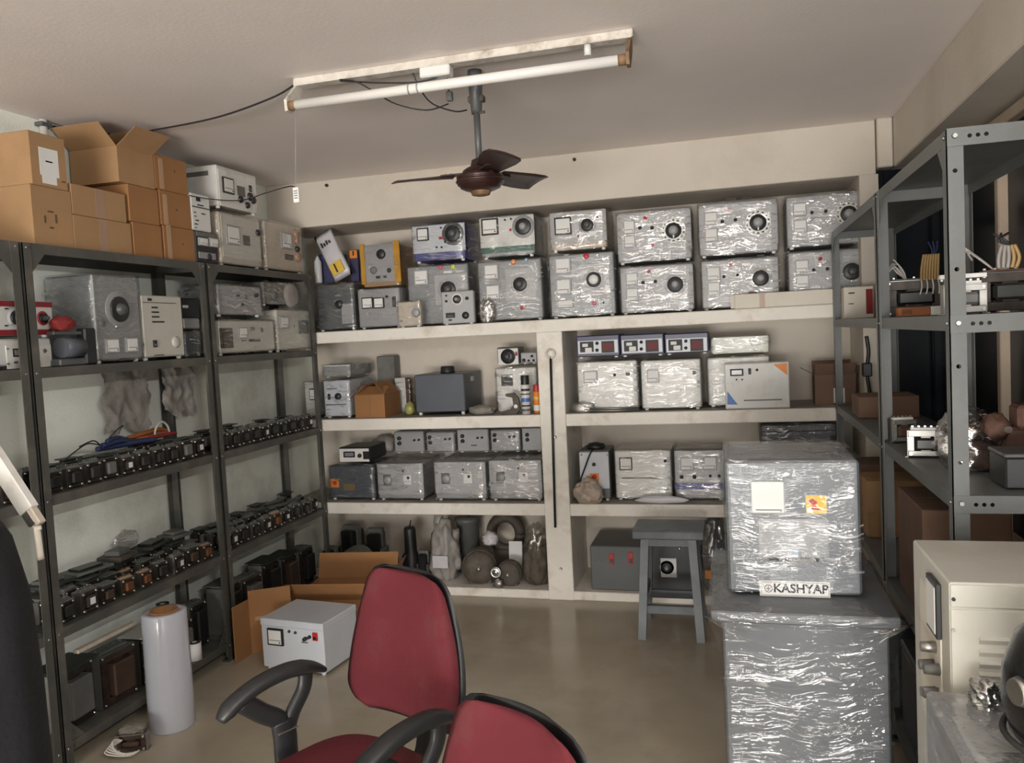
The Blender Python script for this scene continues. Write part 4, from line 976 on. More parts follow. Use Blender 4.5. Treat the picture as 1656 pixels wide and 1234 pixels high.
# ------------------------------------------------------------------ left racks, top
XF = -2.64
LT = [z + .0015 for z in LTOP]
def lcarton(label, rect, zb, D, m='cardboard', tape='tape_tan', flaps=None, xf=XF, marks=(), name='carton', fl_len=.6, group=None):
    p = Place(Z1, rect, 'X', xf, zb)
    # carton local front (-Y) turned to +X
    r = carton(name, label, (xf - D / 2, p.c, p.zb), R(90), p.W - .010, D, p.H, m, flaps, tape, group, marks, fl_len)
    return r, p
GC = 'brown cartons on the near left rack'
Dm = .26
_, pc1 = lcarton('large carton at the near end of the rack, bottom of two, recycling mark', (160, 395, 378, 690), LT[0], Dm, 'cardboard', None, group=GC, marks=[(-.02, .0, .07, .078, 'ink_brown'), (-.045, -.036, .09, .12, 'ink_brown'), (.01, .02, .095, .13, 'ink_brown'), (-.025, .005, .135, .142, 'ink_brown')])
_p = Place(Z1, (150, 122, 345, 395), 'X', XF, pc1.top + .001)
_a = _p.l(204, 275); _b = _p.l(300, 275); _t = _p.l(252, 195)[1]; _m = _p.l(252, 335)[1]; _k = _p.l(252, 408)[1]
LBL = [(_a[0], _b[0], _m, _t, 'paper', 'paper_label'), (_a[0] + .008, _b[0] - .015, max(_k, .012), _m, 'paper', 'paper_label'), (_a[0] + .03, _b[0] - .03, (_m + _t) / 2, (_m + _t) / 2 + .006, 'ink'), (_b[0] + .01, _b[0] + .03, .03, .036, 'ink_brown')]
_, pc2 = lcarton('large carton at the near end of the rack, top of two, white paper label', (150, 122, 345, 395), pc1.top + .001, Dm, 'cardboard', None, group=GC,
       marks=LBL)
# near end of these cartons faces the camera: letter mark at the left edge
pe = at(2, 262, Y=pc2.a0)
MB().box(-.012, .012, -.0012, .0005, 0, .05).build('print_mark', 'ink', None, (0, 0, 0)).name = 'tmpmark'
tm = bpy.data.objects['tmpmark']; tm.name = 'print_mark'
tm.parent = _; tm.matrix_parent_inverse = Matrix.Identity(4)
tm.location = (-pc2.W / 2 - .0003, 0.03, pe.z - pc2.zb); tm.rotation_euler = (0, 0, R(-90))
_, pa = lcarton('small carton second from the near end, bottom one, mauve tape', (378, 555, 682, 742), LT[0], Dm, 'cardboard', 'tape_mauve', group=GC)
lcarton('small carton second from the near end, upper one, mauve tape', (366, 400, 652, 575), pa.top + .001, Dm, 'cardboard', 'tape_mauve', group=GC)
_, pb_ = lcarton('bottom carton of the middle column on the near left rack', (684, 580, 838, 755), LT[0], Dm, 'cardboard_orange', None, group=GC)
_, pb2 = lcarton('middle carton of the middle column on the near left rack', (660, 390, 820, 580), pb_.top + .001, Dm, 'cardboard_orange', None, group=GC)
lcarton('open-topped carton on the middle column, flaps folded outward', (605, 205, 795, 390), pb2.top + .001, Dm, 'cardboard', None, (55, 15, 50, -35), group=GC, fl_len=.55, name='open_carton')
_, pc_ = lcarton('bottom carton of the far column, tan tape at its edge', (842, 600, 1005, 762), LT[0], Dm, 'cardboard_orange', None, group=GC, marks=[(-.092, -.062, .003, .17, 'tape_tan', 'tape'), (.02, .03, .08, .088, 'ink_brown')])
_, pd_ = lcarton('middle carton of the far column beside the white boxes', (822, 420, 985, 600), pc_.top + .001, Dm, 'cardboard_orange', None, group=GC, marks=[(-.092, -.062, .003, .15, 'tape_tan', 'tape'), (.0, .012, .08, .09, 'ink_brown')])
lcarton('top carton of the far column beside the white boxes', (795, 240, 965, 420), pd_.top + .001, Dm, 'cardboard_orange', None, group=GC, marks=[(-.09, -.06, .003, .15, 'tape_tan', 'tape'), (.02, .03, .1, .11, 'ink_brown')])
# devices beside the cartons
p = Place(ZF, (178, 790, 425, 1105), 'X', XF, LT[0])
qk = p
I('meter_unit', 'black unit with two square meters standing next to the cartons', 'meter', p, .22, 'black_plastic',
  [('meter', 205, 855, 305, 945), ('meter', 320, 860, 418, 960), ('plate', 185, 800, 400, 850, 'coil_grey', .003, 'front_plate'), ('plate', 215, 1020, 400, 1090, 'mid_grey', .003, 'lower_plate'), ('lamp', 330, 1070, 26, 'ink')], feet=None)
p = Place(ZF, (135, 375, 345, 790), 'X', XF, qk.top + .001)
I('printed_box', 'white printed box standing on the black meter unit', 'box', p, .20, 'paper',
  [('slot', 185, 410, 230, 450, 'ink'), ('slot', 200, 488, 265, 502, 'ink'), ('slot', 140, 515, 335, 530, 'coil_grey'), ('slot', 160, 565, 185, 578, 'coil_grey'), ('slot', 245, 585, 285, 598, 'ink'), ('slot', 165, 608, 190, 620, 'coil_grey'), ('slot', 180, 655, 215, 668, 'ink'), ('slot', 170, 695, 205, 708, 'ink'), ('slot', 175, 735, 195, 745, 'coil_grey')], feet=None)
p = Place(ZF, (440, 590, 905, 1150), 'X', XF, LT[0])
qw = p
I('wrapped_stabilizer', 'white box in dusty film, lower of two beside the cartons', 'stabilizer', p, .24, 'beige_coat',
  [('plate', 470, 640, 890, 1090, 'cream_coat', .003, 'front_plate'), ('meter', 510, 720, 660, 935), ('plate', 700, 830, 775, 940, 'ink', .006, 'socket'), ('knob', 860, 800, 22), ('slot', 850, 1065, 930, 1080, 'rust')], film='film_dusty')
p = Place(ZF, (425, 110, 860, 590), 'X', XF, qw.top + .010)
ws = I('stabilizer_box', 'white stabilizer with meter and black knobs on top of the rack corner', 'stabilizer', p, .24, 'white_coat',
  [('plate', 440, 150, 845, 540, 'chalk_white', .003, 'front_plate'), ('meterk', 470, 190, 590, 365), ('plate', 635, 285, 720, 395, 'coil_grey', .005, 'socket'), ('switch', 765, 275, 795, 345, 'black'), ('knob', 775, 400, 28), ('knob', 810, 440, 24), ('knob', 670, 430, 24), ('knob', 745, 495, 22), ('slot', 580, 465, 700, 480, 'coil_grey'), ('slot', 460, 470, 850, 478, 'coil_grey')])
MB().box(-p.W / 2 - .001, -p.W / 2 + .0005, .05, .20, p.H - .055, p.H - .03).build('side_slot', 'coil_grey', ws)
p = Place(ZF, (945, 690, 1370, 1175), 'X', XF, LT[0])
I('wrapped_stabilizer', 'beige wrapped box at the far end of the left rack top', 'stabilizer', p, .24, 'beige_coat',
  [('meter', 1120, 800, 1235, 980), ('knob', 1290, 815, 28, 'tape_mauve'), ('knob', 1295, 890, 22, 'tape_mauve'), ('knob', 1300, 980, 18), ('plate', 1170, 1040, 1260, 1100, 'coil_brown', .005, 'socket'), ('knob', 1310, 1070, 30, 'tape_mauve')], film='film_dusty')

# ------------------------------------------------------------------ left racks, second shelf
q = Place(ZH, (-140, 790, 520, 1135), 'X', -2.690, LT[1])
I('display_stabilizer', 'white box with small display, lower of two at the frame edge', 'stabilizer', q, .165, 'white_coat', [('plate', 60, 850, 510, 1080, 'chalk_white', .003, 'front_plate'), ('disp', 120, 885, 260, 970, 'ink', 'display_grey'), ('lamp', 65, 890, 10, 'coil_grey'), ('lamp', 75, 1040, 10, 'coil_grey'), ('knob', 140, 1025, 9), ('lamp', 440, 910, 18, 'coil_grey')])
p = Place(ZH, (-140, 410, 520, 775), 'X', -2.690, q.top + .003)
I('dial_box', 'white box with red bands and two round dials near the rack post', 'stabilizer', p, .165, 'chalk_white',
  [('plate', -130, 415, 516, 468, 'maroon', .003, 'red_band'), ('plate', -130, 700, 516, 752, 'maroon', .003, 'red_band'), ('plate', -130, 472, 516, 695, 'white_coat', .003, 'front_plate'), ('dial', 155, 580, 62, 'black', 'lens_clear'), ('dial', 420, 585, 42, 'black', 'red'), ('knob', 45, 490, 8), ('knob', 45, 660, 8), ('lamp', 515, 670, 10, 'ink')], feet='white_plastic', fh=.012)
p = Place(Z2, (480, 135, 728, 612), 'X', XF, LT[1])
I('wrapped_machine', 'tall grey film-wrapped machine with dial and two meters on the left rack', 'machine', p, .25, 'hammer_grey',
  [('dial', 610, 320, 48, 'black', 'mid_grey'), ('meter', 538, 470, 608, 545), ('meter', 642, 464, 704, 540), ('lamp', 525, 390, 16, 'coil_grey'), ('lamp', 600, 408, 9, 'steel'), ('slot', 615, 570, 695, 582, 'ink')], film='film_dusty')
# small motor with red cloth in front of it
m0 = at(140, 575, X=-2.655)
mo = empty('small_motor', (-2.650, m0.y - .068, LT[1]), 0, 'small dark motor with red rag in front of the tall wrapped machine', 'motor')
MB().cyl((0, -.07, .075), (0, .03, .075), .042, n=20).build('motor_drum', 'slate', mo)
MB().box(-.022, .025, .035, .10, .001, .155, .006).build('end_block', 'black_plastic', mo)
MB().box(-.03, .02, -.10, .10, .0, .03, .005).build('base_plate', 'dark_grey', mo)
MB().box(-.02, .018, -.12, .03, .128, .142, .003).build('top_plate', 'dark_grey', mo)
r_ = at(105, 553, X=-2.65)
tag(MB().blob((0, 0, .028), (.030, .055, .034), 53, .35, 2.6, 3, 0.0).build('red_rag', 'cloth_red', None, (-2.645, m0.y - .125, LT[1] + .145)), 'red rag lying on the small dark motor', 'rag')
p = Place(Z2, (738, 250, 945, 605), 'X', XF, LT[1])
I('stabilizer_tower', 'tall cream stabilizer with lines of print and one switch', 'stabilizer', p, .22, 'cream_coat',
  [('slot', 760, 262, 780, 276, 'ink'), ('slot', 735, 284, 905, 288, 'coil_grey'), ('slot', 780, 306, 812, 314, 'ink'), ('slot', 780, 330, 818, 338, 'ink'), ('slot', 782, 354, 820, 362, 'ink'), ('slot', 784, 380, 845, 388, 'ink'), ('switch', 788, 478, 806, 515, 'black'), ('lamp', 905, 488, 20, 'cream_coat'), ('slot', 795, 552, 845, 558, 'coil_grey')])
p = Place(Z2, (950, 430, 1030, 600), 'X', XF - .05, LT[1])
I('wrapped_box', 'small dark wrapped box squeezed beside the cream stabilizer', 'box', p, .15, 'slate', film='film', feet=None)
p2 = Place(Z2, (948, 365, 1030, 428), 'X', XF - .05, p.top + .012)
I('grey_box', 'small grey box in the stack beside the cream stabilizer', 'box', p2, .15, 'mid_grey', feet=None)
p3 = Place(Z2, (930, 262, 1030, 362), 'X', XF - .06, p2.top + .001)
I('black_box', 'black box with white mark atop the stack beside the cream stabilizer', 'box', p3, .15, 'black_plastic', [('slot', 940, 298, 968, 312, 'paper')], feet=None)
# far rack, second shelf
q9 = Place(ZE, (185, 585, 890, 1040), 'X', XF, LT[1])
I('wrapped_stabilizer', 'cream wrapped box, lower left of four on the far rack', 'stabilizer', q9, .24, 'cream_coat',
  [('meter', 420, 690, 525, 830), ('slot', 560, 835, 700, 865, 'ink'), ('slot', 470, 848, 525, 862, 'ink'), ('switch', 705, 690, 725, 750, 'coil_grey'), ('plate', 200, 700, 350, 950, 'coil_brown', .006, 'dark_socket'), ('knob', 590, 705, 14, 'coil_grey')], film='film_dusty')
q10 = Place(ZE, (905, 455, 1335, 1010), 'X', XF, LT[1])
I('wrapped_stabilizer', 'cream wrapped box, lower right of four on the far rack', 'stabilizer', q10, .21, 'cream_coat',
  [('meter', 940, 555, 1040, 705), ('plate', 1170, 600, 1290, 770, 'iron_grey', .005, 'socket'), ('slot', 1115, 660, 1130, 690, 'coil_grey')], film='film')
p = Place(ZE, (165, 150, 725, 575), 'X', XF, q9.top + .012)
I('wrapped_machine', 'grey wrapped box, upper left of four on the far rack', 'machine', p, .24, 'mid_grey', [('switch', 500, 280, 525, 340, 'dark_grey'), ('knob', 640, 290, 14), ('knob', 455, 405, 12), ('knob', 405, 295, 10)], film='film')
p = Place(ZE, (735, 115, 1150, 440), 'X', XF, q10.top + .012)
I('wrapped_machine', 'brown-grey wrapped box with pale knob, upper right of four on the far rack', 'machine', p, .22, 'iron_grey', [('knob', 1080, 290, 85, 'bag_grey'), ('knob', 870, 290, 30, 'coil_grey')], film='film')

# ------------------------------------------------------------------ transformers
def transformer(name, W, D, H, core, coil, strip, label_m=None, plate=None):
    """front -Y, base centre at the origin"""
    root = empty(name)
    t = .22 * W; lam = D * .62
    b = MB(); z0 = .004
    b.box(-W / 2, W / 2, -lam / 2, lam / 2, z0, z0 + t * .8, .0015); b.box(-W / 2, W / 2, -lam / 2, lam / 2, H - t * .8 - .012, H - .012, .0015)
    b.box(-W / 2, -W / 2 + t * .75, -lam / 2, lam / 2, z0 + t * .8, H - t * .8 - .012); b.box(W / 2 - t * .75, W / 2, -lam / 2, lam / 2, z0 + t * .8, H - t * .8 - .012)
    b.box(-t * .6, t * .6, -lam / 2, lam / 2, z0 + t * .8, H - t * .8 - .012)
    b.build('core', core, root)
    w2 = W / 2 - t * .85
    MB().box(-w2, w2, -D / 2, D / 2, z0 + t * .95, H - t * .95 - .012, .007).build('coil', coil, root)
    fr = MB()
    fr.box(-W / 2 - .0015, W / 2 + .0015, -lam / 2 - .001, lam / 2 + .001, H - .0125, H - .010)
    for s in (-1, 1):
        fr.box(s * (W / 2 + .0004), s * (W / 2 + .0022), -lam * .42, lam * .42, 0, H - .010)
        fr.box(s * (W / 2), s * (W / 2 + .010), -lam * .42, lam * .42, 0, .002)
    fr.build('clamp_frame', 'steel_dull' if W < .12 or W == .2 else 'coil_grey', root)
    bo = MB(); sep = W > .1
    for sx in (-1, 1):
        bo.cyl((sx * (W / 2 - .008), -lam / 2 - .005, H - .020), (sx * (W / 2 - .008), lam / 2 + .005, H - .020), .0048, n=8)
        if sep: bo.build('clamp_bolt', 'steel', root); bo = MB()
        bo.cyl((sx * (W / 2 - .008), -lam / 2 - .005, .012), (sx * (W / 2 - .008), lam / 2 + .005, .012), .0048, n=8)
        if sep: bo.build('clamp_bolt', 'steel', root); bo = MB()
    if not sep: bo.build('clamp_bolts', 'steel', root)['kind'] = 'stuff'
    st = MB().box(-W * .42, W * .42, -D * .16, D * .16, H - .0105, H - .002, .001).build('terminal_strip', strip, root)
    tb = MB()
    for k in range(5):
        tb.box(-W * .36 + k * W * .18 - .003, -W * .36 + k * W * .18 + .003, -.004, .004, H - .002, H + .004)
        if sep: tb.build('terminal_tab', 'steel', st); tb = MB()
    if not sep: tb.build('terminal_tabs', 'steel', st)['kind'] = 'stuff'
    if label_m: MB().box(-w2 * .55, w2 * .5, -D / 2 - .0008, -D / 2 + .0005, H * .35, H * .62).build('sticker', label_m, root)
    if plate: MB().box(-W * .55, W * .55, -D * .5, D * .35, H + .001, H + .006, .001).build('cover_board', plate, root)
    return root
PROTO = {
    'a': transformer('core_transformer', .082, .078, .104, 'lam', 'coil_black', 'board_grey'),
    'b': transformer('core_transformer', .082, .078, .100, 'lam_brown', 'coil_black', 'board_grey', 'paper'),
    'c': transformer('core_transformer', .080, .080, .096, 'lam_brown', 'coil_copper', 'tape_tan'),
    'd': transformer('core_transformer', .084, .080, .108, 'lam', 'coil_grey', 'board_dark', None, 'board_dark'),
    'e': transformer('core_transformer', .086, .082, .098, 'lam', 'coil_brown', 'board_grey', None, 'board_grey'),
}
TREES = {k: tree_of(v) for k, v in PROTO.items()}
USED = set()
def put_tr(kind, loc, rz, label, group, sc=1.0):
    if kind not in USED:
        USED.add(kind); o = PROTO[kind]
    else: o = copy_tree(TREES[kind])
    o.location = loc; o.rotation_euler = (0, 0, rz); o.scale = (sc, sc, sc)
    tag(o, label, 'transformer', group); return o
# the prototypes are also copied at odd sizes, so keep them unscaled until the end
def row(kinds, n, y0, y1, x, z, where, group, jit=.08, smin=.84, smax=1.05):
    for i in range(n):
        y = y0 + (y1 - y0) * (i + .5) / n
        k = kinds[(i * 7 + n + int(z * 10)) % len(kinds)]
        pitch = (y1 - y0) / n; s = min(random.uniform(smin, smax), (pitch - .004) / .100)
        put_tr(k, (x + random.uniform(-.005, .005), y, z), R(90) + random.uniform(-jit, jit) * 1.3, ORD[i] + ' transformer from the near end, ' + where, group, s)
ya0, ya1, yb0, yb1 = 2.585, 3.61, 3.715, 4.725
row('aba', 3, 2.17, 2.475, -2.672, LT[2], 'front row of the leftmost rack, middle shelf', 'transformers on the leftmost rack', .05)
row('dad', 3, 2.17, 2.475, -2.785, LT[2], 'back row of the leftmost rack, middle shelf', 'transformers on the leftmost rack', .05)
row('aadab', 10, ya0, ya1, -2.672, LT[2], 'front row, middle shelf of near left rack', 'transformers on the middle shelf, near left rack', .06)
row('daeda', 10, ya0, ya1, -2.785, LT[2], 'back row, middle shelf of near left rack', 'transformers on the middle shelf, near left rack', .10)
row('aaaab', 10, yb0, yb1, -2.672, LT[2], 'front row, middle shelf of far left rack', 'transformers on the middle shelf, far left rack', .04)
row('daead', 9, yb0, yb1, -2.785, LT[2], 'back row, middle shelf of far left rack', 'transformers on the middle shelf, far left rack', .08)
row('cbcea', 9, ya0, ya1, -2.668, LT[3], 'front row, fourth shelf of near left rack', 'transformers on the fourth shelf, near left rack', .10)
row('eacde', 9, ya0, ya1, -2.762, LT[3], 'middle row, fourth shelf of near left rack', 'transformers on the fourth shelf, near left rack', .12)
row('deade', 9, ya0, ya1, -2.856, LT[3], 'back row, fourth shelf of near left rack', 'transformers on the fourth shelf, near left rack', .08)
row('bacab', 9, yb0, yb1, -2.668, LT[3], 'front row, fourth shelf of far left rack', 'transformers on the fourth shelf, far left rack', .08)
row('aedae', 9, yb0, yb1, -2.762, LT[3], 'middle row, fourth shelf of far left rack', 'transformers on the fourth shelf, far left rack', .10)
row('deaed', 9, yb0, yb1, -2.856, LT[3], 'back row, fourth shelf of far left rack', 'transformers on the fourth shelf, far left rack', .08)
# flat core boards stacked on the back rows of the fourth shelf
for i, (y, w_, hz, m) in enumerate(((2.72, .16, .03, 'board_dark'), (2.93, .19, .022, 'board_grey'), (3.12, .14, .045, 'iron_dirty'), (3.35, .2, .025, 'board_dark'), (3.52, .12, .035, 'coil_grey'))):
    o = empty('core_board', (-2.815, y, LT[3] + .122), random.uniform(-.2, .2), ORD[i] + ' flat dark core plate from the near end, lying on the fourth shelf transformers', 'core plate', 'flat core plates on the transformers')
    MB().box(-.06, .06, -w_ / 2, w_ / 2, 0, hz * .5, .002).build('plate', m, o)
    MB().box(-.035, .04, -w_ * .35, w_ * .3, hz * .5, hz, .003).build('winding', 'coil_black' if i % 2 else 'coil_grey', o)
# big transformers on the bottom shelf
big = PROTO['d']
def big_tr(label, y, x, W, D, H, core, coil, strip, rz=0, plate=None, z=None):
    o = transformer('large_transformer', W, D, H, core, coil, strip, None, plate)
    o.location = (x, y, LT[4] if z is None else z); o.rotation_euler = (0, 0, R(90) + rz); tag(o, label, 'transformer', 'large transformers on the bottom shelves'); return o
big_tr('large grey-topped transformer nearest the camera on the bottom shelf', 2.69, -2.75, .20, .19, .26, 'lam', 'coil_grey', 'board_dark', .05, 'board_dark')
big_tr('large dark transformer second on the near bottom shelf', 2.935, -2.74, .19, .18, .24, 'lam_brown', 'coil_brown', 'board_grey', -.06)
big_tr('large transformer with pale board, behind the roll of film', 3.17, -2.75, .18, .18, .22, 'lam', 'coil_black', 'board_grey', .04, 'wall_green')
big_tr('dark transformer fourth on the near bottom shelf', 3.37, -2.74, .16, .16, .20, 'lam', 'coil_grey', 'board_dark', 0)
big_tr('dark transformer at the far end of the near bottom shelf', 3.54, -2.76, .13, .14, .24, 'lam', 'coil_black', 'board_grey', .03)
for i, (y, h_, m, pl2) in enumerate(((3.80, .26, 'coil_black', 'board_grey'), (4.00, .24, 'coil_grey', None), (4.20, .27, 'coil_black', 'board_dark'), (4.40, .25, 'coil_brown', 'board_dark'), (4.61, .24, 'coil_black', None))):
    big_tr(ORD[i] + ' large dark transformer from the near end of far bottom shelf', y, -2.75, .17, .18, h_, 'lam', m, 'board_grey', random.uniform(-.06, .06), pl2)
# white coils and the leaning strip on the near bottom shelf
for px, py, r_, h_, lb in ((308, 1000, .034, .10, 'upright white cylinder coil on the bottom shelf behind the film roll'), (312, 1055, .032, .085, 'white label cylinder on the edge of the near bottom shelf')):
    p = at(px, py, X=-2.655)
    zz = LT[4] + (.221 if py < 1020 else 0)
    c = empty('white_coil', (-2.643 if py > 1020 else -2.735, min(p.y, 3.46) if py > 1020 else 3.30, zz if py > 1020 else LT[4] + .2085), 0, lb, 'coil')
    MB().lathe([(0, 0), (r_, 0), (r_, h_), (r_ * .4, h_), (r_ * .4, h_ - .01), (0, h_ - .01)], n=20).build('sleeve', 'paper', c)
    MB().lathe([(r_ * .9, h_), (r_ * .9, h_ + .006), (r_ * .45, h_ + .006)], n=18).build('black_cap', 'black', c)
s0 = at(122, 1050, X=-2.63); s1 = at(217, 1003, X=-2.63)
cs = empty('cover_strip', (-2.63, s0.y, s0.z - .02), 0, 'long pale cover strip lying on the near bottom shelf transformers', 'strip')
dv = s1 - s0
M4 = Matrix.Rotation(math.atan2(dv.z, dv.y), 4, 'X')
MB().box(-.014, .014, 0, dv.length, 0, .016, .002, M4).build('channel', 'beige_coat', cs)
# wires and plastic on the middle shelf
def wires(name, label, base, paths, cat='wires'):
    o = empty(name, base, 0, label, cat)
    for pts, r_, m in paths:
        MB().tube(smooth_path([Vector(p) for p in pts], 5), r_, 6).build('wire', m, o)
    return o
zt = LT[2] + .112
b0 = at(175, 715, X=-2.74)
wires('blue_wires', 'bundle of blue wires lying across the middle shelf transformers', (-2.74, b0.y, zt), [
    ([(0, -.04, .025), (.01, .05, .035), (.0, .14, .018), (.01, .24, .012)], .013, 'wire_blue'), ([(-.02, -.05, .012), (.0, .06, .012), (.02, .17, .014), (.03, .27, .010)], .012, 'wire_blue'),
    ([(.02, -.03, .045), (.0, .06, .05), (-.02, .16, .025)], .010, 'wire_blue'),
    ([(0, -.05, .03), (.02, -.14, .05), (.03, -.22, .03), (.04, -.30, .0)], .003, 'wire_black'), ([(0, -.05, .03), (.03, -.12, .06), (.03, -.2, .045)], .003, 'wire_black'), ([(0, .0, .05), (.02, .04, .09), (.0, .10, .10)], .003, 'wire_black')])
b1 = at(238, 712, X=-2.78)
wires('orange_wires', 'loop of orange wires behind the blue bundle on the middle shelf', (-2.79, b1.y, zt + .01), [
    ([(0, -.12, .02), (.01, -.02, .03), (.0, .10, .035), (.0, .16, .02)], .012, 'wire_orange'), ([(.02, -.08, .008), (.02, .04, .012), (.02, .13, .014)], .011, 'wire_orange'), ([(.04, -.02, .006), (.05, .08, .01), (.05, .16, .008)], .010, 'cloth_red')])
b2 = at(262, 705, X=-2.76)
wires('white_loop', 'white wire loop standing above the middle shelf transformers', (-2.76, b2.y, zt), [([(0, -.05, 0.004), (0, -.045, .05), (0, 0, .085), (0, .045, .06), (0, .06, .004)], .0055, 'wire_white')], 'wire')
def sheet(W, H, seed, amp=.016):
    vs = []; fs = []; nu, nv = 18, 18
    for j in range(nv + 1):
        for i in range(nu + 1):
            u, v = i / nu - .5, j / nv
            q = Vector((u * 4 + seed, v * 4, seed * .7))
            rag = 1 + .35 * noise.noise(Vector((v * 3 + seed, seed, 0)))
            y = u * W * rag; z = H * (1 - v * (1 + .22 * noise.noise(Vector((u * 5 + seed, 3.3, 0)))))
            vs.append((amp * noise.noise(q * 1.6) + amp * .6 * noise.noise(q * 4), y, z))
    for j in range(nv):
        for i in range(nu): fs.append((j * (nu + 1) + i, j * (nu + 1) + i + 1, (j + 1) * (nu + 1) + i + 1, (j + 1) * (nu + 1) + i))
    n0 = len(vs); vs += [(x - .0015, y, z) for x, y, z in vs]; fs += [tuple(n0 + k for k in f[::-1]) for f in fs]
    return MB().add(vs, fs, True)
for i, (px, w_, h_, sd, lb) in enumerate(((205, .30, .30, 61, 'grey crumpled plastic hanging behind the blue wires'), (290, .24, .25, 63, 'grey crumpled plastic against the wall near the double post'))):
    p = at(px, 640, X=-2.85)
    tag(sheet(w_, h_, sd).build('plastic_sheet', 'bag_grey', None, (-2.848, p.y, 1.568 - h_)), lb, 'plastic')
p = at(205, 855, X=-2.85)
tag(MB().blob((0, 0, .03), (.03, .08, .05), 67, .4, 3, 3, 0).build('plastic_bag', 'film_bag', None, (-2.86, p.y, LT[3] + .145)), 'small clear bag on the back of the fourth shelf', 'bag')
# ------------------------------------------------------------------ right racks
RT = [z + .0015 for z in RTOP]
def rpos(px, py, z): return at(px, py, Z=z)
p = at(1450, 505, X=.585)
ls = empty('copper_tape_strip', (.672, 3.24, RT[1]), 0, 'pale strip with copper foil lying on the upper right shelf', 'strip')
y0 = at(1412, 506, X=.575).y; y1 = at(1490, 506, X=.575).y
L_ = .165
MB().box(L_ * .16, L_ / 2, -.02, .02, 0, .032, .002).build('white_end', 'paper', ls)
MB().box(-L_ / 2, L_ * .16, -.0205, .0205, .0, .0325, .002).build('copper_end', 'wire_orange', ls)
MB().box(-L_ * .42, -L_ * .22, -.0215, -.02, .008, .026, .0).build('brown_patch', 'coil_copper', ls)
def lead_tr(label, loc, W, D, H, leads, rz=0, coil='coil_black', core='lam', strip='board_grey'):
    o = transformer('leaded_transformer', W, D, H, core, coil, strip); o.location = loc; o.rotation_euler = (0, 0, rz); tag(o, label, 'transformer', 'transformers on the right racks')
    for pts, r_, m in leads: MB().tube(smooth_path([Vector(q_) for q_ in pts], 5), r_, 6).build('lead_wire', m, o)
    return o
yl = at(1470, 470, X=.70).y
rnd = random.Random(5)
ld = []
for i in range(7):
    a = -.12 + .035 * i
    ld.append(([(-.03, -.02, .145), (-.036 - .004 * i, -.03, .17), (-.05 - .006 * i, -.035, .195 + .006 * (i % 3)), (-.075 - .006 * i, -.04, .225 - .016 * i)], .0024, 'wire_grey' if i % 3 else 'wire_white'))
for i in range(7):
    ld.append(([(.02 + .0095 * i, -.06 - .004 * (i % 2), .135), (.023 + .0095 * i, -.052, .18), (.032 + .0085 * i, -.047, .235)], .0048, 'wire_yellow'))
    if i % 2 == 0: ld.append(([(.02 + .0095 * i, -.062, .14), (.02 + .010 * i, -.08, .11), (.012 + .011 * i, -.085, .08)], .003, 'wire_white'))
for i in range(3): ld.append(([(.06, -.047, .23), (.062 + .008 * i, -.04, .25), (.05 + .016 * i, -.03, .285)], .003, 'wire_blue'))
lead_tr('dark transformer with white and yellow leads on the upper right shelf', (.705, 3.52, RT[1]), .20, .14, .15, ld, R(-6), 'coil_black', 'lam', 'board_dark')
yl2 = at(1555, 500, X=.635).y
lead_tr('small bright-framed transformer beside the near right rack post', (.64, max(2.42, yl2), RT[1]), .105, .08, .095, [], 0, 'coil_grey', 'steel_dull', 'paper')
tag(MB().box(-.06, .06, -.01, .01, 0, .012, .001).build('paper_strip', 'paper', None, (.64, max(2.42, yl2) + .005, RT[1] + .102)), 'thin white strip lying on the bright-framed transformer', 'strip')
ld = []
for i in range(5): ld.append(([(-.04, -.03, .125), (-.07 - .008 * i, -.03, .155 + .006 * i), (-.13 + .01 * i, -.02, .21 - .014 * i)], .0028, 'wire_grey'))
for i in range(5): ld.append(([(-.03 + .011 * i, -.05, .125), (-.03 + .013 * i, -.05, .155), (-.02 + .008 * i, -.045, .19)], .0055, 'wire_yellow' if i > 2 else 'wire_grey'))
for i in range(3): ld.append(([(.0, -.048, .19), (-.015 - .008 * i, -.05, .205), (-.04 + .02 * i, -.04, .225)], .0035, 'wire_black'))
y3 = 2.58
lead_tr('large brown transformer with thick leads at the right frame edge', (.775, 2.66, RT[1]), .15, .14, .125, ld, 0, 'coil_black', 'lam', 'iron_rust')
# lower shelf
p = at(1447, 712, Z=RT[2]); lead_tr('small silver-framed transformer, back one on the lower right shelf', (max(.61, min(.80, p.x)), min(3.30, max(2.40, p.y)), RT[2]), .085, .08, .095, [], R(10), 'coil_brown', 'iron_grey', 'paper_cream')
p = at(1492, 738, Z=RT[2]); lead_tr('small silver-framed transformer, front one on the lower right shelf', (max(.615, min(.80, p.x)), max(2.40, p.y), RT[2]), .105, .09, .10, [], R(-8), 'coil_black', 'steel_dull', 'paper')
p = at(1600, 750, Z=RT[2])
gb = empty('rusty_castings', (.745, 2.69, RT[2]), 0, 'clear bag of rusty brown castings on the lower right shelf', 'castings')
for i, (x, y, z, w_, h_) in enumerate(((-.03, 0, 0, .09, .09), (.06, .02, 0, .08, .13), (.0, -.02, .09, .07, .08), (.07, -.03, .13, .05, .07), (-.05, .05, .08, .06, .06))):
    if i % 2 == 0: MB().blob((x, y, z + h_ / 2), (w_ * .55, .045, h_ * .52), 90 + i, .25, 2.2, 3, .0005).build('casting', 'iron_rust', gb)
    else: MB().box(x - w_ / 2, x + w_ / 2, y - .045, y + .045, z, z + h_, .01).build('casting', 'iron_rust', gb)
    MB().cyl((x + .02, y - .055, z + h_ * .5), (x + .02, y + .05, z + h_ * .5), h_ * .13, n=12).build('boss', 'iron_dirty', gb)
MB().blob((-.07, .01, .085), (.09, .08, .10), 71, .25, 2.4, 4, .001).build('bag_film', 'film_bag', gb)
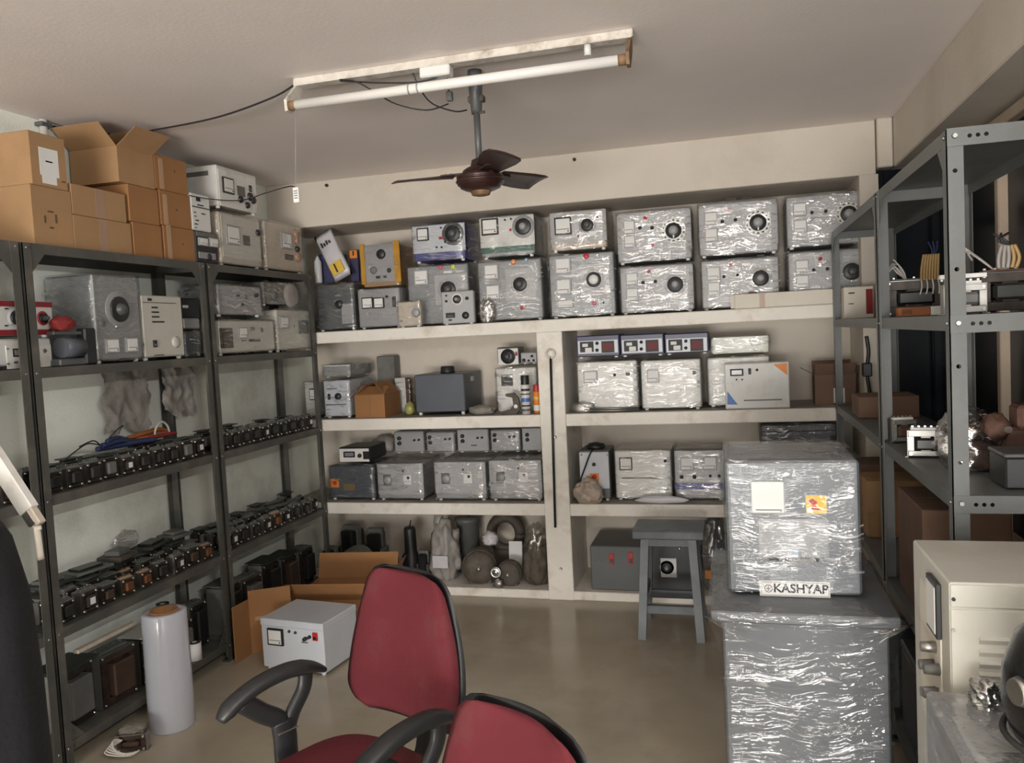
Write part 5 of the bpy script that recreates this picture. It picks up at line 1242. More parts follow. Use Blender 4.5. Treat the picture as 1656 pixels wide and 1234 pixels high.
db = empty('dark_box', (.765, 2.46, RT[2]), 0, 'black low box at the right frame edge on the lower shelf', 'box')
MB().box(-.075, .075, -.07, .07, 0, .085, .005).build('box_body', 'black_plastic', db)
MB().box(-.078, .078, -.073, .073, .085, .095, .003).build('lid', 'dark_grey', db)
# carton and wheel on the shelf below
carton('large_carton', 'large reddish brown carton under the lower right shelf', (.71, 3.05, RT[3]), 0, .26, .40, .37, 'cardboard_dark', None, None)
wl = empty('fan_wheel', (.66, 2.62, RT[3]), 0, 'dark ring wheel lying in front of the reddish carton', 'wheel')
MB().tube([(.085 * math.cos(t), .14 * math.sin(t), .03) for t in [i * math.pi / 12 for i in range(25)]], .016, 8).build('rim', 'black_plastic', wl)
MB().lathe([(0, 0), (.03, 0), (.03, .06), (0, .06)], n=14).build('hub', 'dark_grey', wl)
for k in range(3):
    a = k * 2.094; MB().cyl((0, 0, .03), (.08 * math.cos(a), .13 * math.sin(a), .03), .007, n=6).build('spoke', 'black_plastic', wl)
# far right rack: white carton with red corner on the upper shelf, brown things below
p0, p1 = at(1360, 490, Y=4.60), at(1405, 490, Y=4.60)
carton('printed_carton', 'white carton with red printed corner at the far end of right rack', ((p0.x + p1.x) / 2 + .02, 4.66, RT[1]), 0, .145, .12, .165, 'paper_cream', None, None, None, [(.035, .068, .02, .15, 'cloth_red', 'red_corner'), (-.05, -.02, .13, .137, 'ink'), (-.05, -.025, .075, .08, 'ink')])
for i, (y, z, m, lb) in enumerate(((4.2, RT[2], 'cardboard_dark', 'dark carton on the far right rack, behind the upper grey machine'), (4.05, RT[3], 'cardboard', 'brown carton showing past the right side of the wrapped machine'), (4.5, RT[3], 'cardboard_dark', 'dim carton at the very back of the far right rack'))):
    carton('carton', lb, (.70, y, z), 0, .26, .24, .26 if i else .1, m, None, None)
sc_ = empty('steel_case', (.70, 3.98, RT[4]), 0, 'dark steel case low on the far right rack', 'case')
MB().box(-.13, .13, -.25, .25, 0, .30, .006).build('case_body', 'slate', sc_); MB().box(-.132, .132, -.252, .252, .30, .33, .006).build('lid', 'dark_grey', sc_)
MB().box(-.04, .04, -.262, -.252, .2, .22, .003).build('handle', 'steel_dull', sc_)
sc2 = empty('steel_case', (.70, 2.85, RT[4]), 0, 'dark steel case low on the near right rack', 'case')
MB().box(-.13, .13, -.4, .35, 0, .30, .006).build('case_body', 'slate', sc2); MB().box(-.132, .132, -.402, .352, .30, .33, .006).build('lid', 'dark_grey', sc2)
# ------------------------------------------------------------------ foreground machines
def ring_shell(rings, n=16, seed=1, amp=.004, cap=True):
    """rings: (z, x0, x1, y0, y1) from bottom to top"""
    vs = []; fs = []; o = Vector((seed * 3.1, seed, seed * 2.2)); N = 4 * n
    for z, x0, x1, y0, y1 in rings:
        for k in range(N):
            s, t = divmod(k, n); t /= n
            p = [(x0 + (x1 - x0) * t, y0), (x1, y0 + (y1 - y0) * t), (x1 - (x1 - x0) * t, y1), (x0, y1 - (y1 - y0) * t)][s]
            q = Vector((p[0], p[1], z)); c = Vector(((x0 + x1) / 2, (y0 + y1) / 2, z))
            d = (q - c).normalized(); k2 = amp * noise.noise(q * 18 + o) + amp * .7 * noise.noise(q * 45 + o)
            q += d * (k2 + amp); vs.append(tuple(q))
    for r in range(len(rings) - 1):
        for k in range(N): fs.append((r * N + k, r * N + (k + 1) % N, (r + 1) * N + (k + 1) % N, (r + 1) * N + k))
    if cap: fs.append(tuple((len(rings) - 1) * N + k for k in range(N)))
    return MB().add(vs, fs, True)
# lower machine
mx0, mx1, my0, my1, mzt = -.055, .420, 2.535, 3.19, .770
lm = empty('wrapped_machine', ((mx0 + mx1) / 2, my0, 0), 0, 'tall grey film-wrapped machine on the floor, carrying a smaller one', 'machine')
hw = (mx1 - mx0) / 2
MB().box(-hw, hw, 0, my1 - my0, .03, mzt - .03, .006).build('body', 'machine_grey', lm)
MB().box(-hw - .035, hw + .03, -.03, my1 - my0 + .01, mzt - .034, mzt, .004).build('top_tray', 'machine_grey', lm)
for sx in (-1, 1):
    for y in (.05, my1 - my0 - .05): MB().cyl((sx * (hw - .04), y, 0), (sx * (hw - .04), y, .032), .02, n=12).build('foot', 'rubber', lm)
D_ = my1 - my0
rings = []
for i in range(26):
    z = .02 + i * .02
    rings.append((z, -hw - .004, hw + .004, -.004, D_ + .004))
rings += [(.545, -hw - .008, hw + .012, -.010, D_ + .006), (.558, -hw - .012, hw + .020, -.014, D_ + .006), (.570, -hw - .006, hw + .010, -.006, D_ + .004)]
for i in range(9):
    t = (i + 1) / 9; e = t ** 1.8
    rings.append((.575 + .165 * t, -hw - .006 - .034 * e, hw + .006 + .030 * e, -.006 - .03 * e, D_ + .006 + .01 * e))
rings += [(.757, -hw - .041, hw + .036, -.037, D_ + .016), (mzt + .004, -hw - .040, hw + .035, -.036, D_ + .015)]
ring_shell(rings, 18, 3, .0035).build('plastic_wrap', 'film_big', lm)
for sx, px in ((-1, -hw - .052), (1, hw + .055)):     # twisted film ears at the tray corners
    ear = MB()
    for k in range(6):
        a = k / 5
        ear.tube([(px, -.046, mzt - .012), (px - sx * (.05 + .04 * a), -.046 - .004 * math.sin(k * 2), mzt - .02 - .05 * a), (px - sx * (.10 + .10 * (1 - a)), -.044, mzt - .03 - .055 * a)], .0035, 6, taper=[.6, 1.2, .3])
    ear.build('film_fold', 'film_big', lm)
# upper machine
ux0, ux1, uy0, uy1, uz0, uz1 = -.034, .368, 2.660, 3.065, mzt + .013, 1.208
um = empty('wrapped_stabilizer', ((ux0 + ux1) / 2, uy0, uz0), 0, 'grey wrapped stabilizer with white meter and lettered plate on the tall machine', 'stabilizer')
hw = (ux1 - ux0) / 2; UH = uz1 - uz0; UD = uy1 - uy0
MB().box(-hw, hw, 0, UD, .0, UH, .008).build('body', 'machine_grey', um)
def uml(px, py):
    q = at(px, py, Y=uy0); return q.x - (ux0 + ux1) / 2, q.z - uz0
x0, z1 = uml(1214, 778); x1, z0 = uml(1269, 829)
mt = MB().box(x0, x1, -.014, .002, z0, z1, .003).build('meter', 'white_plastic', um)
MB().box(x0 + .006, x1 - .006, -.0155, -.013, z0 + .022, z1 - .006).build('meter_face', 'paper', mt)
MB().box(x0 + .012, x1 - .012, -.0165, -.015, z0 + .010, z0 + .013).build('meter_print', 'coil_grey', mt)
MB().cyl((x1 - .012, -.014, z0 + .01), (x1 - .012, -.018, z0 + .01), .004, n=10).build('adjust_screw', 'mid_grey', mt)
x0, z1 = uml(1303, 801); x1, z0 = uml(1337, 831)
st = MB().box(x0, x1, -.0012, .001, z0, z1).build('sticker', 'yellow', um)
MB().prism([(x0 + .004, z1 - .016), (x0 + .020, z1 - .010), (x0 + .034, z1 - .022), (x0 + .026, z1 - .032), (x0 + .044, z0 + .010), (x0 + .014, z0 + .014), (x0 + .020, z1 - .030)], 'Y', -.0022, -.001).build('sticker_print', 'red', st)
MB().box(x0 + .002, x0 + .020, -.002, -.001, z0 + .004, z0 + .018).build('sticker_patch', 'paper', st)
x0, z1 = uml(1226, 838); x1, z0 = uml(1341, 902)
pn = MB().box(x0, x1, -.004, .001, z0, z1, .001).build('dark_panel', 'hammer_grey', um)
for k in range(5):
    q = uml(1256 + k * 15.5, 894); MB().cyl((q[0], -.003, q[1]), (q[0], -.009, q[1]), .0055, n=10).build('indicator', ['mid_grey', 'silver_panel', 'lamp_blue', 'silver_panel', 'white_plastic'][k], pn)
q = uml(1283, 905); MB().box(q[0] - .075, q[0] + .075, -.002, .001, q[1] - .005, q[1] + .004).build('title_strip', 'ink', um)
text('VOLTAGE STABILIZER', .0115, 'paper', um, (q[0] + .012, -.0032, q[1] - .0005), (R(90), 0, 0))
x0, z1 = uml(1228, 938); x1, z0 = uml(1343, 967)
np_ = MB().box(x0, x1, -.0035, .001, z0, z1, .0015).build('name_plate', 'paper', um)
fr = MB(); w2 = .0012
for a, b, c, d in ((x0 + .004, x1 - .004, z1 - .005, z1 - .005 + w2), (x0 + .004, x1 - .004, z0 + .004, z0 + .004 + w2), (x0 + .004, x0 + .004 + w2, z0 + .004, z1 - .004), (x1 - .004 - w2, x1 - .004, z0 + .004, z1 - .004)):
    fr.box(a, b, -.0042, -.003, c, d)
fr.build('border_line', 'coil_grey', np_)
zc = (z0 + z1) / 2
lg = MB(); lg.lathe([(.010, -.0045), (.0125, -.0045)], (x0 + .027, 0, zc), 20, 'Y')
lg.box(x0 + .021, x0 + .033, -.0046, -.0036, zc - .0012, zc + .0012); lg.box(x0 + .026, x0 + .028, -.0046, -.0036, zc - .008, zc + .008)
lg.build('logo_mark', 'coil_grey', np_)
text('KASHYAP', .0385, 'ink', um, ((x0 + x1) / 2 + .018, -.0046, zc + .001), (R(90), 0, 0), bold=.0009)
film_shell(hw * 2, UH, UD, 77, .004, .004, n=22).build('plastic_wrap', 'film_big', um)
# ------------------------------------------------------------------ cream cabinet, wrapped box, helmet on the right
kx0, kx1, ky0, ky1, kz = .428, .985, 1.862, 2.215, 1.078
cb = empty('cream_cabinet', ((kx0 + kx1) / 2, ky0, 0), 0, 'cream steel cabinet with louvred front and side meter at the right', 'cabinet')
hw = (kx1 - kx0) / 2; KD = ky1 - ky0
MB().box(-hw, hw, 0, KD, .02, kz, .004).build('body', 'cream_coat', cb)
def kl(px, py): q = at(px, py, Y=ky0); return q.x - (kx0 + kx1) / 2, q.z
g = kl(1546, 983)[1]
MB().box(-hw + .002, hw - .002, -.004, .001, g + .003, kz - .004, .001).build('upper_panel', 'cream_coat', cb)
lp = MB().box(-hw + .002, hw - .002, -.004, .001, .04, g - .003, .001).build('lower_panel', 'cream_coat', cb)
for py in (1028, 1048, 1067, 1085, 1104):
    a = kl(1582, py)
    for s_ in range(2):
        MB().prism([(-.004, a[1]), (-.013, a[1] - .005), (-.004, a[1] - .017)], 'X', a[0] + s_ * .20, a[0] + s_ * .20 + .17).build('louvre', 'cream_coat', lp)
for px, py, m in ((1541, 968, 'ink'), (1541, 1018, 'steel_dull')):
    a = kl(px, py); MB().cyl((a[0], -.003, a[1]), (a[0], -.007, a[1]), .004, n=10).build('screw', m, cb)
# side facing -X: white plate with framed meter and terminals
def ks(px, py): q = at(px, py, X=kx0); return q.y - ky0, q.z
y1, zt_ = ks(1489, 923); y0, zb_ = ks(1524, 1040)
a = ks(1490, 990); b = ks(1522, 990)
pl0 = MB().box(-hw - .003, -hw + .001, b[0], a[0], kz - .40, kz - .075, .001).build('side_plate', 'paper_cream', cb)
a = ks(1507, 985); b = ks(1523, 985)
ya, yb2 = sorted((a[0], b[0])); zc = ks(1515, 978)[1]
MB().box(-hw - .012, -hw, ya, yb2, zc - .065, zc + .06, .002).build('side_meter', 'black', pl0)
MB().box(-hw - .0135, -hw - .011, ya + .008, yb2 - .008, zc - .055, zc + .05).build('side_meter_face', 'paper', pl0)
for k, (dy, dz, m) in enumerate(((.05, -.10, 'steel_dull'), (.02, -.14, 'iron_grey'), (.07, -.15, 'iron_grey'), (.03, -.20, 'coil_brown'), (.06, -.21, 'steel_dull'))):
    MB().cyl((-hw, ya + dy, zc + dz), (-hw - .035, ya + dy, zc + dz), .014, .011, 12).build('terminal_knob', m, pl0)
for sx in (-1, 1):
    for y in (.04, KD - .04): MB().cyl((sx * (hw - .04), y, 0), (sx * (hw - .04), y, .022), .018, n=10).build('foot', 'rubber', cb)
# wrapped box in front of it
bx0, bx1, by0, by1, bz = .372, .90, 1.20, 1.835, .862
wb2 = empty('wrapped_machine', ((bx0 + bx1) / 2, by0, 0), 0, 'grey film-wrapped box at the lower right corner, below the helmet', 'machine')
hw = (bx1 - bx0) / 2; BD = by1 - by0
MB().box(-hw, hw, 0, BD, .02, bz - .008, .008).build('body', 'hammer_grey', wb2)
MB().box(-hw + .002, -hw + .06, BD - .001, BD + .002, .02, bz - .05).build('tape_strip', 'cardboard_dark', wb2)
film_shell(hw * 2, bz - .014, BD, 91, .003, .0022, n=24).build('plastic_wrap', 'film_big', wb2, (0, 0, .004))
for sx in (-1, 1):
    for y in (.05, BD - .05): MB().cyl((sx * (hw - .05), y, 0), (sx * (hw - .05), y, .022), .018, n=10).build('foot', 'rubber', wb2)
k_ = at(1597, 1110, Z=bz + .03)
MB().blob((k_.x - (bx0 + bx1) / 2, k_.y - by0, bz + .012), (.024, .024, .026), 5, .2, 3, 3).build('wrapped_knob', 'coil_black', wb2)
MB().blob((k_.x - (bx0 + bx1) / 2, k_.y - by0, bz + .010), (.036, .034, .036), 6, .35, 3, 4).build('film_bunch', 'film_bag', wb2)
# helmet
hx, hy = .572, 1.560
hm = empty('helmet', (hx, hy, bz + .013), R(18), 'black glossy rounded helmet at the right frame edge', 'helmet')
HS = [(0, 0), (.095, .0), (.118, .03), (.130, .08), (.128, .14), (.108, .20), (.07, .235), (.0, .248)]
sh = MB(); n = 32; vs = []; fs = []; m_ = len(HS)
for i in range(n):
    t = 2 * math.pi * i / n
    for r_, z in HS:
        k = 1 + .16 * max(0, -math.sin(t)) ** 2
        vs.append((r_ * math.cos(t), r_ * k * math.sin(t), z))
for i in range(n):
    for k in range(m_ - 1): fs.append((i * m_ + k, ((i + 1) % n) * m_ + k, ((i + 1) % n) * m_ + k + 1, i * m_ + k + 1))
sh.add(vs, fs, True).build('shell', 'helmet_black', hm)
vz = MB(); vs = []; fs = []
for j, z in enumerate((.085, .11, .14, .165)):
    for i in range(13):
        t = math.pi + math.pi * (.12 + .76 * i / 12); r_ = {0: .1335, 1: .1335, 2: .1325, 3: .127}[j]; k = 1 + .16 * max(0, -math.sin(t)) ** 2
        vs.append((r_ * math.cos(t), r_ * k * math.sin(t), z))
for j in range(3):
    for i in range(12): fs.append((j * 13 + i, j * 13 + i + 1, (j + 1) * 13 + i + 1, (j + 1) * 13 + i))
vz.add(vs, fs, True).build('visor', 'visor', hm)
for s in (-1, 1): MB().cyl((s * .126, -.01, .125), (s * .138, -.01, .125), .026, .022, 16).build('visor_pivot', 'steel_dull', hm)
MB().tube([(.128 * math.cos(t), .128 * math.sin(t) * (1 + .16 * max(0, -math.sin(t)) ** 2), .026) for t in [i * math.pi / 16 for i in range(33)]], .006, 6).build('edge_trim', 'rubber', hm)

# ------------------------------------------------------------------ stool
s0 = at(1022, 868, Y=4.25); s1 = at(1139, 868, Y=4.25)
sx0, sx1 = s0.x, s1.x; syf, syb = 4.245, 4.525; szt = .575
so = empty('wooden_stool', ((sx0 + sx1) / 2, (syf + syb) / 2, 0), 0, 'grey painted wooden stool in front of the right niche', 'stool')
hw = (sx1 - sx0) / 2; hd = (syb - syf) / 2
MB().box(-hw, hw, -hd, hd, szt - .045, szt, .006).build('seat', 'stool_paint', so)
def leg(sx, sy):
    a = Vector((sx * (hw - .065), sy * (hd - .035), szt - .045)); b = Vector((sx * (hw - .035), sy * (hd + .015), 0))
    m = MB(); w = .021
    vs = [(a.x + i * w, a.y + j * w, a.z) for i, j in ((-1, -1), (1, -1), (1, 1), (-1, 1))] + [(b.x + i * w, b.y + j * w, b.z) for i, j in ((-1, -1), (1, -1), (1, 1), (-1, 1))]
    m.add(vs, [(0, 1, 2, 3), (7, 6, 5, 4), (0, 4, 5, 1), (1, 5, 6, 2), (2, 6, 7, 3), (3, 7, 4, 0)]).build('leg', 'stool_paint', so)
for sx in (-1, 1):
    for sy in (-1, 1): leg(sx, sy)
MB().box(-hw + .045, hw - .045, -hd + .0, -hd + .028, .13, .175, .003).build('stretcher', 'stool_paint', so)
MB().box(-hw + .045, hw - .045, hd - .02, hd + .008, .13, .175, .003).build('stretcher', 'stool_paint', so)
for sx in (-1, 1): MB().box(sx * (hw - .062), sx * (hw - .035), -hd + .03, hd - .03, .20, .245, .003).build('stretcher', 'stool_paint', so)
MB().box(-hw + .07, hw - .07, -hd + .018, -hd + .040, szt - .085, szt - .045, .002).build('apron', 'stool_paint', so)

# ------------------------------------------------------------------ left floor: white box, carton, film roll, small transformer
f0 = at(427, 1082, Z=0); f1 = at(527, 1095, Z=0); f2 = at(583, 1055, Z=0)
ex = (f1 - f0); W = ex.length; rz = math.atan2(ex.y, ex.x)
Hh = at(427, 1000, Y=f0.y).z; Dd = .30
sb = Place((0, 0, 1), (427, 1002, 527, 1090), 'Y', f0.y, 0)
class PL2:
    pass
pq = PL2(); pq.W = W; pq.H = Hh; pq.loc = ((f0.x + f1.x) / 2, (f0.y + f1.y) / 2, 0); pq.rz = rz; pq.top = Hh
nrm = Vector((ex.y, -ex.x, 0)).normalized(); mid = (f0 + f1) / 2
def l2(px, py):
    d = ray(px, py); t = (mid - CAM).dot(nrm) / d.dot(nrm); q = CAM + d * t
    return (q - mid).dot(ex.normalized()), q.z
pq.l = l2; pq.sc = lambda d, x, y: abs(l2(x + d, y)[0] - l2(x - d, y)[0]) / 2
wbx = I('stabilizer_box', 'white stabilizer box with meter and red switch on the floor', 'stabilizer', pq, Dd, 'white_cool',
  [('meterk', 434, 1016, 459, 1043), ('switch', 506, 1023, 514, 1036, 'red'), ('knob', 494, 1033, 3), ('knob', 501, 1030, 2.5), ('lamp', 468, 1021, 2, 'ink'), ('lamp', 478, 1023, 2, 'ink'), ('slot', 488, 1038, 498, 1040, 'coil_grey')], c=.004)
MB().box(-W / 2 - .002, W / 2 + .002, -.004, Dd + .002, Hh - .035, Hh + .002, .004).build('lid', 'white_cool', wbx)
# open brown carton behind it
bk = -nrm
cc = mid + bk * (.52) + ex.normalized() * (-.02)
oc = empty('open_carton', (-2.215, 4.215, 0), R(8), 'open brown carton with raised flaps behind the white box', 'carton')
cw, cd2, ch = .50, .42, .22
b = MB(); t = .004
b.box(-cw / 2, cw / 2, -cd2 / 2, cd2 / 2, 0, t); b.box(-cw / 2, cw / 2, -cd2 / 2, -cd2 / 2 + t, t, ch); b.box(-cw / 2, cw / 2, cd2 / 2 - t, cd2 / 2, t, ch)
b.box(-cw / 2, -cw / 2 + t, -cd2 / 2 + t, cd2 / 2 - t, t, ch); b.box(cw / 2 - t, cw / 2, -cd2 / 2 + t, cd2 / 2 - t, t, ch)
b.build('carton_body', 'cardboard_orange', oc)
MB().box(-cw / 2, cw / 2, -.0015, .0015, 0, .15, .001).build('flap', 'cardboard_orange', oc, (0, -cd2 / 2 + .002, ch), (R(38), 0, 0))
MB().box(-cw / 2, cw / 2, -.0015, .0015, 0, .15, .001).build('flap', 'cardboard_orange', oc, (0, cd2 / 2 - .002, ch), (R(-18), 0, 0))
MB().box(-.0015, .0015, -cd2 / 2, cd2 / 2, 0, .15, .001).build('flap', 'cardboard_orange', oc, (cw / 2 - .002, 0, ch), (0, R(25), 0))
# standing carton sheet left of the white box
c0 = at(403, 1050, Z=0)
fc = empty('folded_carton', (-2.47, 3.72, 0), 0, 'bent brown carton panel standing left of the white box', 'carton')
vs = []; pts = [(-.09, -.12), (-.085, .02), (.10, .14)]
pm = MB()
for i in range(2):
    a, b2 = pts[i], pts[i + 1]; dx, dy = b2[0] - a[0], b2[1] - a[1]; L_ = math.hypot(dx, dy)
    pm.box(0, L_, -.003, .003, 0, .30 + .045 * i, .001, Matrix.Translation((a[0], a[1], 0)) @ Matrix.Rotation(math.atan2(dy, dx), 4, 'Z'))
pm.build('panel', 'cardboard_orange', fc)
MB().box(.03, .10, -.0045, -.003, .18, .20, .0, Matrix.Translation((-.085, .02, 0)) @ Matrix.Rotation(math.atan2(.12, .185), 4, 'Z')).build('tape_scrap', 'tape_tan', fc)
# roll of stretch film
rc = at(272, 1178, Z=0); rt_ = at(265, 992, Y=rc.y)
rr = abs(at(304, 1150, Y=rc.y).x - at(244, 1150, Y=rc.y).x) / 2
hh = rt_.z
fr_ = empty('film_roll', (rc.x, rc.y + .03, 0), 0, 'upright roll of white stretch film on the floor by the left rack', 'roll')
MB().lathe([(rr * .62, 0), (rr * .97, 0), (rr, .006), (rr * 1.01, hh * .25), (rr, hh * .5), (rr * .985, hh * .8), (rr * .98, hh - .006), (rr * .95, hh), (rr * .60, hh), (rr * .58, hh - .01)], n=36).build('film_layers', 'roll_film', fr_)
MB().lathe([(rr * .62, .0), (rr * .62, hh + .006), (rr * .50, hh + .006), (rr * .50, hh - .05), (0, hh - .052)], n=28).build('core_tube', 'cardboard_orange', fr_)
le = MB()
for k in range(1): le.add([(-rr * 1.0 - .018 * math.sin(j * 1.3) ** 2, -.005 * math.sin(j * 2.1) - i * .02, .10 + j * .028) for i in range(2) for j in range(11)], [(j, j + 1, 11 + j + 1, 11 + j) for j in range(10)], True)
le.build('loose_end', 'film_bag', fr_)
# small transformer with white wires on the floor
tp = at(222, 1208, Z=0)
tw = transformer('floor_transformer', .115, .085, .085, 'lam_brown', 'coil_brown', 'board_grey'); tw.location = (tp.x, tp.y - .02, 0); tw.rotation_euler = (0, 0, R(22))
tag(tw, 'small brown transformer with bare white wires on the floor', 'transformer')
for k in range(6):
    a = k * .9
    MB().tube(smooth_path([Vector((-.03, -.035, .06)), Vector((-.055 - .006 * k, -.06 - .004 * k, .075 - .008 * k)), Vector((-.045 + .01 * k, -.085, .045 - .006 * k)), Vector((-.01 + .012 * k, -.08, .012 + .004 * k))], 5), .0032, 6).build('lead_wire', 'wire_white', tw)
MB().blob((.0, 0, .092), (.05, .04, .016), 81, .3, 3, 3).build('dusty_top', 'cloth_grey', tw)

# ------------------------------------------------------------------ office chairs
def office_chair(label, loc, rz):
    c = empty('office_chair', loc, rz, label, 'chair', 'red office chairs')
    # seat cushion: front -Y
    n = 40; prof = [(.0, .0), (.90, .0), (.98, .012), (1.0, .035), (.97, .060), (.86, .076), (.5, .084), (.0, .086)]
    vs = []; fs = []; m = len(prof)
    for i in range(n):
        t = 2 * math.pi * i / n; ct, st = math.cos(t), math.sin(t); e = .62
        sx = math.copysign(abs(ct) ** e, ct) * .245; sy = math.copysign(abs(st) ** e, st) * .235
        for r_, z in prof:
            dip = -.02 * max(0, (-sy * r_ - .12) / .12)
            vs.append((sx * r_, sy * r_, z + dip))
    for i in range(n):
        for k in range(m - 1): fs.append((i * m + k, ((i + 1) % n) * m + k, ((i + 1) % n) * m + k + 1, i * m + k + 1))
    MB().add(vs, fs, True).build('seat', 'fabric_red', c, (0, -.02, .405))
    MB().lathe([(0, 0), (.20, 0), (.215, .012), (.215, .022), (0, .022)], n=28).build('seat_pan', 'black_plastic', c, (0, -.02, .388))
    # backrest: outline polygon in x,z, front bulge; shell behind
    def outline(k):
        # (half width by height) wide low, narrower top, big corner radius
        pts = []
        H = .415
        for j in range(41):
            v = j / 40
            a = .148 + .088 * math.sin(math.pi * min(1, max(0, 1.02 - v)) * .62)
            if v < .16: a *= math.sqrt(max(0, 1 - ((.16 - v) / .16) ** 2)) * .42 + .58 if v > 0 else .58
            if v > .88: a *= math.sqrt(max(0, 1 - ((v - .88) / .12) ** 2)) * .34 + .66
            pts.append((a * k, v * H))
        return pts
    def slab(k, off, thick, bulge, curve, z0):
        o = outline(k); vs = []; fs = []; m = 13
        for side in (0, 1):
            for (a, z) in o:
                zz = (z - .2075) * k + .2075
                for i in range(m):
                    u = -1 + 2 * i / (m - 1); x = a * u
                    v = z / .415
                    edge = min(1, 4 * min(v, 1 - v)) ** .5 * (1 - abs(u) ** 4) ** .5
                    y = curve * (u * u) * -1 + .05 * (v - .45) ** 2 * -1
                    y += (off - bulge * edge) if side == 0 else (off + thick * edge)
                    vs.append((x, y, zz + z0))
        R_ = len(o)
        for side in (0, 1):
            b = side * R_ * m
            for j in range(R_ - 1):
                for i in range(m - 1): fs.append((b + j * m + i, b + j * m + i + 1, b + (j + 1) * m + i + 1, b + (j + 1) * m + i))
        ring = [(0, i) for i in range(m)] + [(j, m - 1) for j in range(1, R_)] + [(R_ - 1, i) for i in range(m - 2, -1, -1)] + [(j, 0) for j in range(R_ - 2, 0, -1)]
        for q in range(len(ring)):
            j, i = ring[q]; j2, i2 = ring[(q + 1) % len(ring)]
            fs.append((j * m + i, j2 * m + i2, R_ * m + j2 * m + i2, R_ * m + j * m + i))
        return MB().add(vs, fs, True)
    br = empty('tmp'); bpy.data.objects.remove(br)
    bk_ = slab(1.0, 0, .008, .038, .03, 0).build('backrest', 'fabric_red', c, (0, .225, .555), (R(-9), 0, 0))
    slab(1.045, .016, .022, .010, .03, 0).build('back_shell', 'black_plastic', bk_)
    # bent steel back bar
    MB().tube(smooth_path([Vector((0, .05, .392)), Vector((0, .20, .385)), Vector((0, .275, .42)), Vector((0, .30, .55)), Vector((0, .325, .72))], 6), .03, 10, 1.0, .35, up=(1, 0, 0)).build('back_bar', 'black_plastic', c)
    # loop armrests
    for s in (-1, 1):
        x = s * .285
        ar = MB()
        top = smooth_path([Vector((x, -.200, .628)), Vector((x, -.155, .660)), Vector((x, -.075, .686)), Vector((x, .02, .692)), Vector((x, .10, .676)), Vector((x, .155, .648))], 6)
        ar.tube(top, .036, 14, .64, .85, up=(1, 0, 0), taper=[min(1, .55 + .45 * (j / 4)) if j < 4 else min(1, .35 + .65 * ((len(top) - 1 - j) / 8)) for j in range(len(top))])
        ao = ar.build('armrest', 'black_plastic', c)
        st = MB()
        st.tube(smooth_path([Vector((x, -.13, .655)), Vector((x, -.07, .60)), Vector((x, -.015, .555)), Vector((x, .0, .50))], 6), .030, 10, .95, .55, up=(1, 0, 0))
        st.tube(smooth_path([Vector((x, .085, .675)), Vector((x, .075, .62)), Vector((x, .03, .56)), Vector((x, .005, .50))], 6), .026, 10, .95, .6, up=(1, 0, 0))
        st.tube(smooth_path([Vector((x, -.005, .555)), Vector((x, .0, .50)), Vector((x, .0, .45)), Vector((x - s * .01, -.005, .40))], 6), .036, 12, 1.1, .55, up=(1, 0, 0))
        st.tube([Vector((x - s * .0, -.005, .405)), Vector((x - s * .12, -.005, .395))], .022, 8, 1.2, .5)
        st.build('arm_bracket', 'black_plastic', ao)
        MB().box(x - .021, x + .021, -.032, .034, .522, .526, .001).build('arm_seam', 'steel_dull', ao)
    MB().cyl((0, 0, .09), (0, 0, .39), .027, n=16).build('gas_lift', 'black', c)
    ba = MB().lathe([(0, .07), (.05, .07), (.055, .09), (.045, .125), (0, .13)], n=20).build('hub', 'black_plastic', c)
    for k in range(5):
        a = k * 2 * math.pi / 5 + .3
        d = Vector((math.cos(a), math.sin(a), 0))
        MB().tube([d * .03 + Vector((0, 0, .105)), d * .16 + Vector((0, 0, .095)), d * .29 + Vector((0, 0, .072))], .026, 8, 1, .7, taper=[1.1, 1, .75]).build('base_leg', 'black_plastic', c)
        pc = d * .285
        cs_ = MB(); t_ = Vector((-d.y, d.x, 0))
        for s in (-1, 1): cs_.cyl(pc + t_ * (s * .010) + Vector((0, 0, .026)), pc + t_ * (s * .026) + Vector((0, 0, .026)), .026, n=16)
        cs_.cyl(pc + Vector((0, 0, .03)), pc + Vector((0, 0, .07)), .008, n=8)
        cs_.build('caster', 'black', c)
    return c
office_chair('red fabric office chair with black loop armrests, full backrest visible', (-1.050, 1.93, 0), R(-25))
office_chair('nearer red office chair, only its backrest corner in the picture', (-.530, 1.135, 0), R(-33))

# ------------------------------------------------------------------ far left: leaning batten and black cover
bk2 = empty('black_cover', (-2.128, 1.75, 0), 0, 'black cloth draped over something tall at the left frame edge', 'cloth')
n = 28; vs = []; fs = []
prof = [(.20, 0), (.19, .3), (.185, .7), (.172, .97), (.140, 1.14), (.085, 1.25), (.02, 1.30)]
for i in range(n):
    t = 2 * math.pi * i / n
    for r_, z in prof:
        f = 1 + .05 * math.sin(7 * t + z * 2) * (1 - z / 1.4)
        vs.append((r_ * f * math.cos(t), r_ * f * math.sin(t), z))
m = len(prof)
for i in range(n):
    for k in range(m - 1): fs.append((i * m + k, ((i + 1) % n) * m + k, ((i + 1) % n) * m + k + 1, i * m + k + 1))
fs.append(tuple(i * m + m - 1 for i in range(n)))
MB().add(vs, fs, True).build('drape', 'black_cloth', bk2)
a = at(48, 826, Y=1.94); b = at(-40, 690, Y=1.94)
lb = empty('leaning_batten', a, 0, 'white tube batten leaning in front of the near rack post', 'batten')
d = b - a; ang = math.atan2(d.x, d.z)
M4 = Matrix.Rotation(ang, 4, 'Y')
MB().box(-.028, .028, -.015, .015, .0, d.length + .66, .003, M4).build('channel', 'chalk_white', lb)
MB().box(-.022, .012, -.018, .012, -.045, .002, .004, M4).build('end_holder', 'steel_dull', lb)
